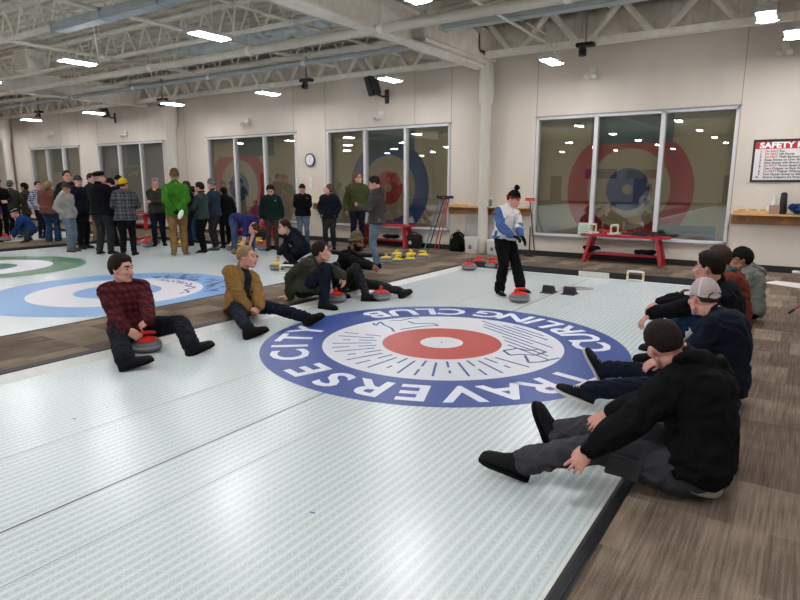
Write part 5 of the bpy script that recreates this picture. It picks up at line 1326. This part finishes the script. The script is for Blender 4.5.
# ---- F: bending man in violet-blue t-shirt
d0 = dep(gz(240, 258)); b = gz(240, 259)
F_ = person('man in violet-blue t-shirt and jeans bending right over with one arm down', dict(near=1, base=(b.x, b.y, 0), yaw=0, s=.98, pel=PD(236.5, 219.5, d0), neck=PD(254.5, 222, d0-.15), head=PD(254, 229, d0-.3), look=-ZU+CR*.1-CF*.2, hup=CR-CF*.3, slump=.06,
    wr=[PD(250, 244, d0-.1), PD(243, 247, d0-.28)], hdir=[-ZU, -ZU], hdor=[CR, CR], ank=[gz(252, 257)+ZU*.09, gz(234, 262)+ZU*.09], toe=[yv(-10), yv(-30)], kpole=[CR-CF*.3, CR-CF*.3],
    top=VIO, style='shirt', sleeve=.55, bottom=JEAN, hair=dict(th=.016, side=.01), haircol=H_BROWN, skin=SKINP, th=.018, shoe=cloth('shoe_tan', '8a6a45'), tease=.012, topname='t_shirt'))
# ---- L: woman in white vest
b = gz(508, 296.5); d0 = dep(b)
def vestfn(x, y, z, ad):
    m = np.zeros(len(x), 'i'); m[(ad < .074) & (np.abs(x) > .12)] = 1; m[(np.abs(x) > .215)] = 1; m[(ad < .07) & (y > .14)] = 1; m[(np.abs(x) < .008) & (y > .05)] = 2; return m
W_ = person('woman in white vest, blue sleeves, black gloves and red-banded bobble hat standing over a stone', dict(near=2, base=b, yaw=-8, s=.90, pel=PD(504.5, 237, d0), neck=PD(508, 208.5, d0-.02), head=PD(513.5, 200, d0-.05), look=yv(-2)-ZU*.38, slump=.0, shr=(math.sin(math.radians(-25)), -math.cos(math.radians(-25)), 0),
    hands=1.25, wr=[PD(521, 235, d0-.3), PD(511, 235.5, d0-.36)], hdir=[CR*.6-ZU*.8, CR*.8-ZU*.3-CF*.2], hdor=[CR*.6+ZU*.5, ZU-CF*.4], curl=(.4, .5), epole=[CR*.3-ZU-CF*.2, -CR*.8-ZU*.7], glove=GLV,
    ank=[gz(522, 298)+ZU*.085, gz(499, 296)+ZU*.085], toe=[yv(-25), yv(-40)], kpole=[yv(-20)]*2,
    top=WVEST, topmats=[BSLV, mat('zip_silver', '8b8b90', rough=.4)], topfn=vestfn, style='vest', tophem=-.1, hemflare=.012, bottom=BLK, hair=dict(th=.012, side=.01), haircol=H_BROWN, skin=SKINP, fat=1.16, th=.026, quilt=False, flare=.02, tease=.024, glasses=None, hat=dict(kind='beanie', mat=BEAN_K, band=BEAN_R, bandw=13, h=.02, pom=BEAN_K), lace=MAT_SOLEW, sole=MAT_SOLEW, topname='vest', hs=1.05))
def badge(g, M): g.lathe([(.026, -.004), (.026, .004)], n=18, M=M.to_3x3()); g.v = [tuple(V(v)+M.translation) for v in g.v]
chest_patch(W_, 'vest_badge', mat('badge_red', '9a3b45'), lambda g, M: badge(g, M @ Matrix.Translation((.08, .02, 0))), .68, .0)
# ---- right-hand row
def legs_row(name): pass
# M
pel = gz(703, 478, CARP+.02); pel = V((-.36, 3.30, CARP+.125)); print('M pel proj', proj(pel))
M_ = person('man in black hoodie and grey cargo trousers sitting nearest, legs out on the ice', dict(near=2, base=(pel.x, pel.y, CARP), yaw=168, s=1.0, pel=V((-.36, 3.25, CARP+.125)), neck=V((-.45, 3.36, .67)), head=PD(664.5, 345.5, 3.17), look=yv(128)-ZU*.28, hup=ZU-CR*.32, slump=.15, shr=(.3, .95, 0.0),
    wr=[PD(589.5, 449, 2.93), PD(613, 412.5, 3.30)], hdir=[-CR*.6-ZU*.75-CF*.1, -CR*.9-ZU*.45], hdor=[ZU*.6-CF*.8, ZU*.8-CF*.6], curl=(.28, .3), spread=(.12, .1), epole=[-ZU*.8+CR*.4-CF*.6, -ZU*.5-CF*.2+CR*.2],
    ank=[V((-1.17, 2.94, .11)), V((-1.15, 3.46, .095))], toe=[V((-1, -.25, .3)), V((-.35, -.1, 1))], sup=[V((.3, 0, 1)), V((1, 0, .35))], kpole=[ZU-V((0, .3, 0)), ZU+V((0, .1, 0))],
    top=BLK, style='hoodie', tophem=-.02, bottom=GREYP, hair=dict(th=.013, side=.006, low=-30), haircol=H_DARK, skin=SKINP, th=.032, fat=1.2, tease=.018, flare=.014, shoestyle='boot', cargo=True, wr_amp=.014, twr=.012, hood=1.35))
g = G(); c, r, f = M_['frame'](.0)
g.rings([[c+f*(-.012)+ZU*(z-.015)+r*math.cos(2*PI*k/28)*(.188)+f*math.sin(2*PI*k/28)*.148 for k in range(28)] for z in (-.045, -.03, 0, .03)])
obj('undershirt_hem', g, cloth('undershirt', 'b9b2a4'), M_['root'], True, None)
# N
N_ = person('heavy-set man in navy t-shirt and white mesh-back cap sitting second in the right row', dict(near=2, base=(-.42, 4.75, CARP), yaw=176, s=1.02, pel=V((-.40, 4.72, CARP+.14)), neck=V((-.46, 4.78, .70)), head=PD(703.5, 299, 4.40), look=yv(136)-ZU*.12, slump=.08, shr=(.15, 1, 0), fat=1.34, belly=.05, shw=.19,
    wr=[PD(668, 395, 4.25), PD(650, 366, 4.65)], hdir=[-CR, -CR*.8-ZU*.3], hdor=[ZU-CF*.5, ZU-CF*.5], curl=(.4, .35),
    ank=[V((-1.30, 4.27, .095)), V((-1.30, 4.93, .10))], toe=[V((-1, -.2, .35)), V((-.55, -.1, 1))], sup=[V((.35, 0, 1)), V((1, 0, .5))], kpole=[ZU, ZU+V((0, .2, 0))],
    top=cloth('navy_tee', '182133', amt=.12), style='sweater', sleeve=.5, tophem=-.04, bottom=JEAND, hair=dict(th=.008, side=.004, low=-26), haircol=H_BROWN, skin=SKINP, th=.014, tease=.012, flare=.014, hat=dict(kind='cap', mat=CAPW, brim=CAPW, open=CAPG, mesh=PINKG), glasses=MAT_SHOE, lace=MAT_SOLEW, sole=MAT_SOLEW, topname='t_shirt', hem=.97))
# O
O_ = person('dark-haired man in black jacket, arm out over his knee, third in the right row', dict(near=2, base=(-.38, 5.95, CARP), yaw=182, s=1.06, pel=V((-.47, 5.90, CARP+.13)), neck=PD(718, 284, 5.28), head=PD(708.5, 268.5, 5.26), look=yv(165)-ZU*.03, slump=.1, shr=(.1, 1, 0),
    wr=[PD(647, 314, 5.2), PD(656, 303, 5.5)], hdir=[-CR*.75-ZU*.75, -CR*.8-ZU*.35], hdor=[ZU-CR*.5, ZU-CR*.3], curl=(.5, .4), spread=(.12, .05), epole=[-ZU+CR*.2, -ZU], 
    ank=[V((-.98, 5.72, .09)), V((-1.02, 6.1, .09))], toe=[V((-1, -.1, 0)), V((-1, .1, 0))], kpole=[ZU, ZU], top=cloth('jacket_black_blue', '17191f'), style='jacket', tophem=-.14, bottom=JEAN, hair=dict(th=.024, side=.014, low=-38), haircol=H_DARK, skin=SKINP, th=.024, tease=.014))
# P
P_ = person('brown-haired man in rust sweater with teal scarf, fourth in the right row', dict(near=1, base=(-.42, 7.05, CARP), yaw=184, s=1.0, pel=V((-.50, 7.0, CARP+.13)), neck=PD(727, 272.5, 6.25), head=PD(717.5, 259.5, 6.28), look=yv(170)-ZU*.03, slump=.1,
    wr=[PD(680, 298, 6.0), PD(684, 294, 6.4)], hdir=[-CR*.9-ZU*.3]*2, hdor=[ZU, ZU], ank=[V((-1.02, 6.85, .09)), V((-1.04, 7.2, .09))], toe=[V((-1, -.1, 0)), V((-1, .1, 0))], kpole=[ZU, ZU],
    top=RUST, style='sweater', tophem=-.14, bottom=CHAR, hair=dict(th=.026, side=.018, low=-38), haircol=H_BROWN, skin=SKINP, th=.02, tease=.012))
g = G(); N0 = P_['N']; g.tube([N0+V((math.cos(a)*.075, math.sin(a)*.075, .035+.012*math.sin(2*a))) for a in [2*PI*k/20 for k in range(21)]], .026, 10, roundcap=False); obj('scarf', g, cloth('teal', '3f7672'), P_['root'], True, None)
# Q
Q_ = person('man in black cap, glasses and grey hoodie, last in the right row by the wall', dict(near=1, base=(-.42, 7.9, CARP), yaw=184, s=1.0, pel=V((-.44, 7.88, CARP+.13)), neck=PD(747.5, 271, 7.0), head=PD(740.5, 259.5, 6.98), look=yv(190)-ZU*.02, slump=.09,
    wr=[PD(715, 298, 6.8), PD(712, 294, 7.1)], hdir=[-CR*.9-ZU*.3]*2, hdor=[ZU, ZU], ank=[V((-1.08, 7.75, .09)), V((-1.12, 8.1, .09))], toe=[V((-1, -.1, 0)), V((-1, .1, 0))], kpole=[ZU, ZU],
    top=HOODG, style='hoodie', bottom=BLK, hair=dict(th=.02, side=.02, low=-46), haircol=H_BLACK, skin=SKINT, glasses=MAT_SHOE, th=.026, tease=.012, hat=dict(kind='cap', mat=CAPB)))
# ---- standing people
short = dict(th=.018, side=.009); med = dict(th=.024, side=.016, low=-40)
R_ = gstand('man in bright green jacket and khaki trousers seen from behind, hands behind his back', 180, 256, 168, 142, 'behind', hatadd=.03, near=1, top=GRN, style='jacket', quilt=True, bottom=KHAKI, hair=dict(th=.01, side=.008), haircol=H_GREY, hat=dict(kind='beanie', mat=BEAN_T, h=.035), shoe=MAT_SHOEG, sole=MAT_SOLEW, skin=SKINP, tophem=-.12, glove=GLV, tease=.014)
g = G(); c = R_['J'][1][2]; g.ell(c+V((.03, -.06, -.12)), (.05, .02, .11), Matrix.Rotation(.4, 3, 'Y')); obj('slider_sole', g, M_WHITEP, R_['root'], True, None)
gstand('woman with long hair in black jacket and jeans behind the bright green jacket', 191, 245.5, 181, 205, 'side', near=1, top=BLK, style='jacket', bottom=JEAND, hair=med, long=.28, haircol=H_BROWN, skin=SKINP, fat=.92)
gstand('grey-haired man in olive sweater resting his chin on his hand', 160, 245.5, 178, -38, 'chin', near=1, top=OLV, style='sweater', bottom=JEAND, hair=dict(th=.028, side=.02), haircol=H_GREY, skin=SKINP, fat=1.08, lookp=-12, tease=.014)
gstand('person in yellow cap and grey plaid shirt seen from behind', 129, 255.5, 177, 138, 'front', hatadd=.03, near=1, top=PL_GREY, style='shirt', bottom=BLK, hair=dict(th=.01, side=.012), haircol=H_DARK, skin=SKINT, hat=dict(kind='helmet', mat=YEL), lookyaw=110, fat=1.1, th=.026, tophem=-.17, tease=.016, hemflare=.015)
gstand('man in black beret and black quilted jacket seen from behind', 105.5, 255, 170.5, 112, 'front', hatadd=.02, near=1, top=BLK, style='puffer', bottom=CHAR, hair=dict(th=.01, side=.01), haircol=H_GREY, skin=SKINP, hat=dict(kind='beret', mat=CAPB), fat=1.1, th=.026, sole=MAT_SOLEW, tease=.018, lookyaw=80)
gstand('dark-bearded man in black jacket behind the yellow cap, facing left', 117, 246, 178, 215, 'front', near=1, top=BLK, style='jacket', bottom=BLK, hair=med, beard=.014, haircol=H_BLACK, skin=SKINP, lookp=-12)
gstand('man in black cap half hidden behind the yellow cap', 124.5, 241, 174.5, 205, 'side', hatadd=.02, top=BLK, style='jacket', bottom=BLK, hair=short, haircol=H_BLACK, skin=SKIN, hat=dict(kind='cap', mat=CAPB))
gstand('man with tan trousers half hidden behind the black beret', 96.5, 243.5, 173, 30, 'front', top=CHAR, style='jacket', bottom=KHAKI, hair=short, haircol=H_BROWN, skin=SKINP)
gstand('tall man in dark grey cap and navy sweater beside the light grey hoodie', 84, 248.5, 174.5, 10, 'side', hatadd=.02, near=1, top=NAVY, style='sweater', bottom=BLK, hair=short, haircol=H_BROWN, skin=SKINP, hat=dict(kind='cap', mat=CAPG), fat=1.08, lookyaw=-5)
gstand('man in light grey hoodie, dark cap and pale jeans with hands in pockets', 71.5, 251.5, 181.5, 22, 'pocket', hatadd=.02, near=1, top=LGREY, style='hoodie', bottom=JEANL, hair=short, haircol=H_BROWN, skin=SKINT, hat=dict(kind='cap', mat=CAPG), shoe=MAT_SHOEB, lookp=-10, th=.024, tease=.014)
gstand('brown-haired man in green standing behind the two men in caps', 73.5, 243, 170.5, -10, 'side', top=DGRN, style='sweater', bottom=JEAND, hair=med, haircol=H_BROWN, skin=SKINP)
gstand('person in brown quilted jacket and wide blue jeans seen from behind', 54, 243, 181, 135, 'front', near=1, top=PUFB, style='puffer', bottom=JEAN, hair=dict(th=.03, side=.03, low=-50), haircol=H_BLOND, skin=SKINP, fat=1.25, th=.03, tease=.02, flare=.03, tophem=-.12, topmats=[])
gstand('man in blue and white plaid shirt behind the brown quilted jacket', 43, 238, 181, 10, 'side', top=PL_BLUE, style='shirt', bottom=JEAND, hair=short, haircol=H_BROWN, skin=SKINP)
gstand('person in olive coat and grey beanie seen from behind at far left', 16, 237.5, 180, 120, 'front', hatadd=.03, top=OLV, style='jacket', bottom=BLK, hair=short, haircol=H_BROWN, skin=SKINP, hat=dict(kind='beanie', mat=BEAN_G, h=.04), fat=1.1, th=.03)
AC = gstand('dark-haired person in long brown coat holding a red broom', 30.5, 235.5, 183, 215, 'front', top=COAT, style='jacket', bottom=COAT, hair=dict(th=.035, side=.035, low=-48), haircol=H_BLACK, skin=SKINT, tophem=-.35, th=.028, fat=.95)
gstand('man in black cap and black jacket at the far left edge', 4, 239.5, 177, 0, 'front', hatadd=.02, top=BLK, style='jacket', bottom=BLK, hair=short, haircol=H_BROWN, skin=SKINP, hat=dict(kind='cap', mat=CAPB))
gstand('person in purple top cut by the left edge', -4.5, 243, 186, 10, 'side', top=PURP, style='sweater', bottom=BLK, hair=med, haircol=H_DARK, skin=SKINP)
gstand('person in grey jacket mostly hidden behind the red-scarfed woman', 196, 241.5, 186, 190, 'side', top=GREY, style='jacket', bottom=JEAN, hair=med, haircol=H_DARK, skin=SKINP, fat=.92)
AJ = gstand('dark-haired woman in grey-green jacket with red collar and black trousers', 204.5, 253, 182, 205, 'front', near=1, top=TEAL, style='jacket', bottom=BLK, hair=dict(th=.026, side=.022, low=-34), haircol=H_DARK, skin=SKINP, sole=MAT_SOLEW, tease=.012)
g = G(); N0 = AJ['N']; g.tube([N0+V((math.cos(a)*.072, math.sin(a)*.072, .05)) for a in [2*PI*k/20 for k in range(21)]], .018, 10, roundcap=False); obj('scarf', g, cloth('scarf_red', '8c1f2c'), AJ['root'], True, None)
gstand('man in grey beanie and slate blue jacket facing left', 216.5, 250, 177.5, 200, 'front', hatadd=.04, near=1, top=SLATE, style='jacket', bottom=CHAR, hair=short, haircol=H_GREY, skin=SKINP, hat=dict(kind='beanie', mat=BEAN_G, h=.045), shoe=MAT_SHOEG)
gstand('person in long black coat standing behind the grey beanie', 227, 248, 187, 160, 'side', top=BLK, style='hoodie', bottom=BLK, hair=med, haircol=H_BLACK, skin=SKIN, tophem=-.35, th=.03)
Gp = gstand('curly-haired person in dark green jacket and brown trousers looking down', 273, 250, 185, -48, 'side', near=1, top=DGRN, style='jacket', bottom=BRN, hair=dict(th=.036, side=.026, rough=.014, low=-38), haircol=H_DARK, skin=SKINP, lookp=-30, th=.03, tophem=-.16)
def logo(g, M): g.box(-.03, .03, -.012, .012, -.002, .006, M @ Matrix.Translation((.09, .04, .0)))
chest_patch(Gp, 'chest_logo', MATS['print_white'], logo, .68, .015)
Hp = gstand('man in black cap, black sweater and blue jeans with hands in back pockets', 304, 246, 183, -48, 'behind', z=CARP, hatadd=.02, near=1, top=BLK, style='sweater', bottom=JEANL, hair=short, haircol=H_BROWN, skin=SKINP, hat=dict(kind='cap', mat=CAPB), fat=1.08)
chest_patch(Hp, 'chest_logo', mat('print_gold', '9a7a2c'), lambda g, M: g.box(-.06, .06, -.014, .014, -.002, .006, M @ Matrix.Translation((.08, .05, 0))), .68, .005)
gstand('man in brown beanie and navy jacket with his head tilted back', 330, 249, 184.5, -60, 'pocket', z=CARP, hatadd=.0, near=1, top=NAVY, style='shirt', bottom=CHAR, hair=short, haircol=H_BROWN, skin=SKINP, hat=dict(kind='beanie', mat=BEAN_B, h=.035), lookyaw=222, lookp=28, th=.024, fat=1.08, tease=.014)
gstand('long-haired man with glasses in olive green jacket looking right', 358, 247, 172, -52, 'side', z=CARP, near=1, top=OLV2, style='jacket', bottom=JEAND, hair=med, long=.24, haircol=H_LONG, skin=SKINP, glasses=MAT_SHOE, lookyaw=10, lookp=6, th=.026)
Kp = gstand('young man in dark grey hoodie and blue jeans looking down at his phone', 377, 267.5, 176, 202, 'phone', z=CARP, near=1, top=HOODD, style='hoodie', bottom=JEANL, hair=dict(th=.026, side=.012), haircol=H_DARK, skin=SKINP, lookp=-22, tease=.008, hemflare=.03)
# phone: held, so a thing of its own
w_ = Kp['root'].matrix_basis @ Kp['J'][0][2] if False else None
mw = Matrix.Translation(Kp['root'].location) @ Matrix.Rotation(Kp['root'].rotation_euler[2], 4, 'Z')
pw = mw @ Kp['J'][0][2]
ph = thing('phone', 'dark phone held up by the young man in the dark grey hoodie', 'phone', pw+yv(202)*.09*1+ZU*.055, math.radians(202))
g = G(); g.box(-.006, .006, -.037, .037, -.075, .075, Matrix.Rotation(-.5, 4, 'Y')); obj('phone_case', g, MAT_SHOE, ph, True, .6, bevel=.003)
g = G(); g.box(-.0085, -.0065, -.033, .033, -.07, .07, Matrix.Rotation(-.5, 4, 'Y')); obj('screen', g, mat('phone_screen', '20262e', rough=.1), ph)
# broom held by the person in the brown coat
mw = Matrix.Translation(AC['root'].location) @ Matrix.Rotation(AC['root'].rotation_euler[2], 4, 'Z'); pw = mw @ AC['J'][0][2]
broom('red broom held upright by the person in the long brown coat', (pw.x-.2, pw.y-.1, .06), (pw.x+.02, pw.y, pw.z+.35), M_SRED, M_BLK, 'bottom', None)
# ---- crouching man in blue at the left
d0 = dep(gz(28, 241)); a1, t1 = foot(32, 242, 25, 243.5); a2, t2 = foot(28, 244, 21, 245); pel = PD(31.5, 230.5, d0)
person('man in royal blue jacket and black beanie crouching over a stone at left', dict(near=1, base=(pel.x, pel.y, 0), yaw=215, s=1.0, pel=pel, neck=PD(20.5, 218, d0-.1), head=PD(14.5, 213.5, d0-.15), look=yv(215)-ZU*.5, slump=.1,
    wr=[PD(14, 236, d0-.3), PD(9.5, 236, d0-.1)], hdir=[-ZU-CR*.3]*2, hdor=[CR*.3-CF, -CR], ank=[a2, a1], toe=[t2, t1], kpole=[-CR+ZU*.6, -CR+ZU*.6], top=BLUE, style='jacket', bottom=SLATE, hair=short, haircol=H_GREY, skin=SKINP, hat=dict(kind='beanie', mat=BEAN_K, h=.02), th=.024, tease=.016))
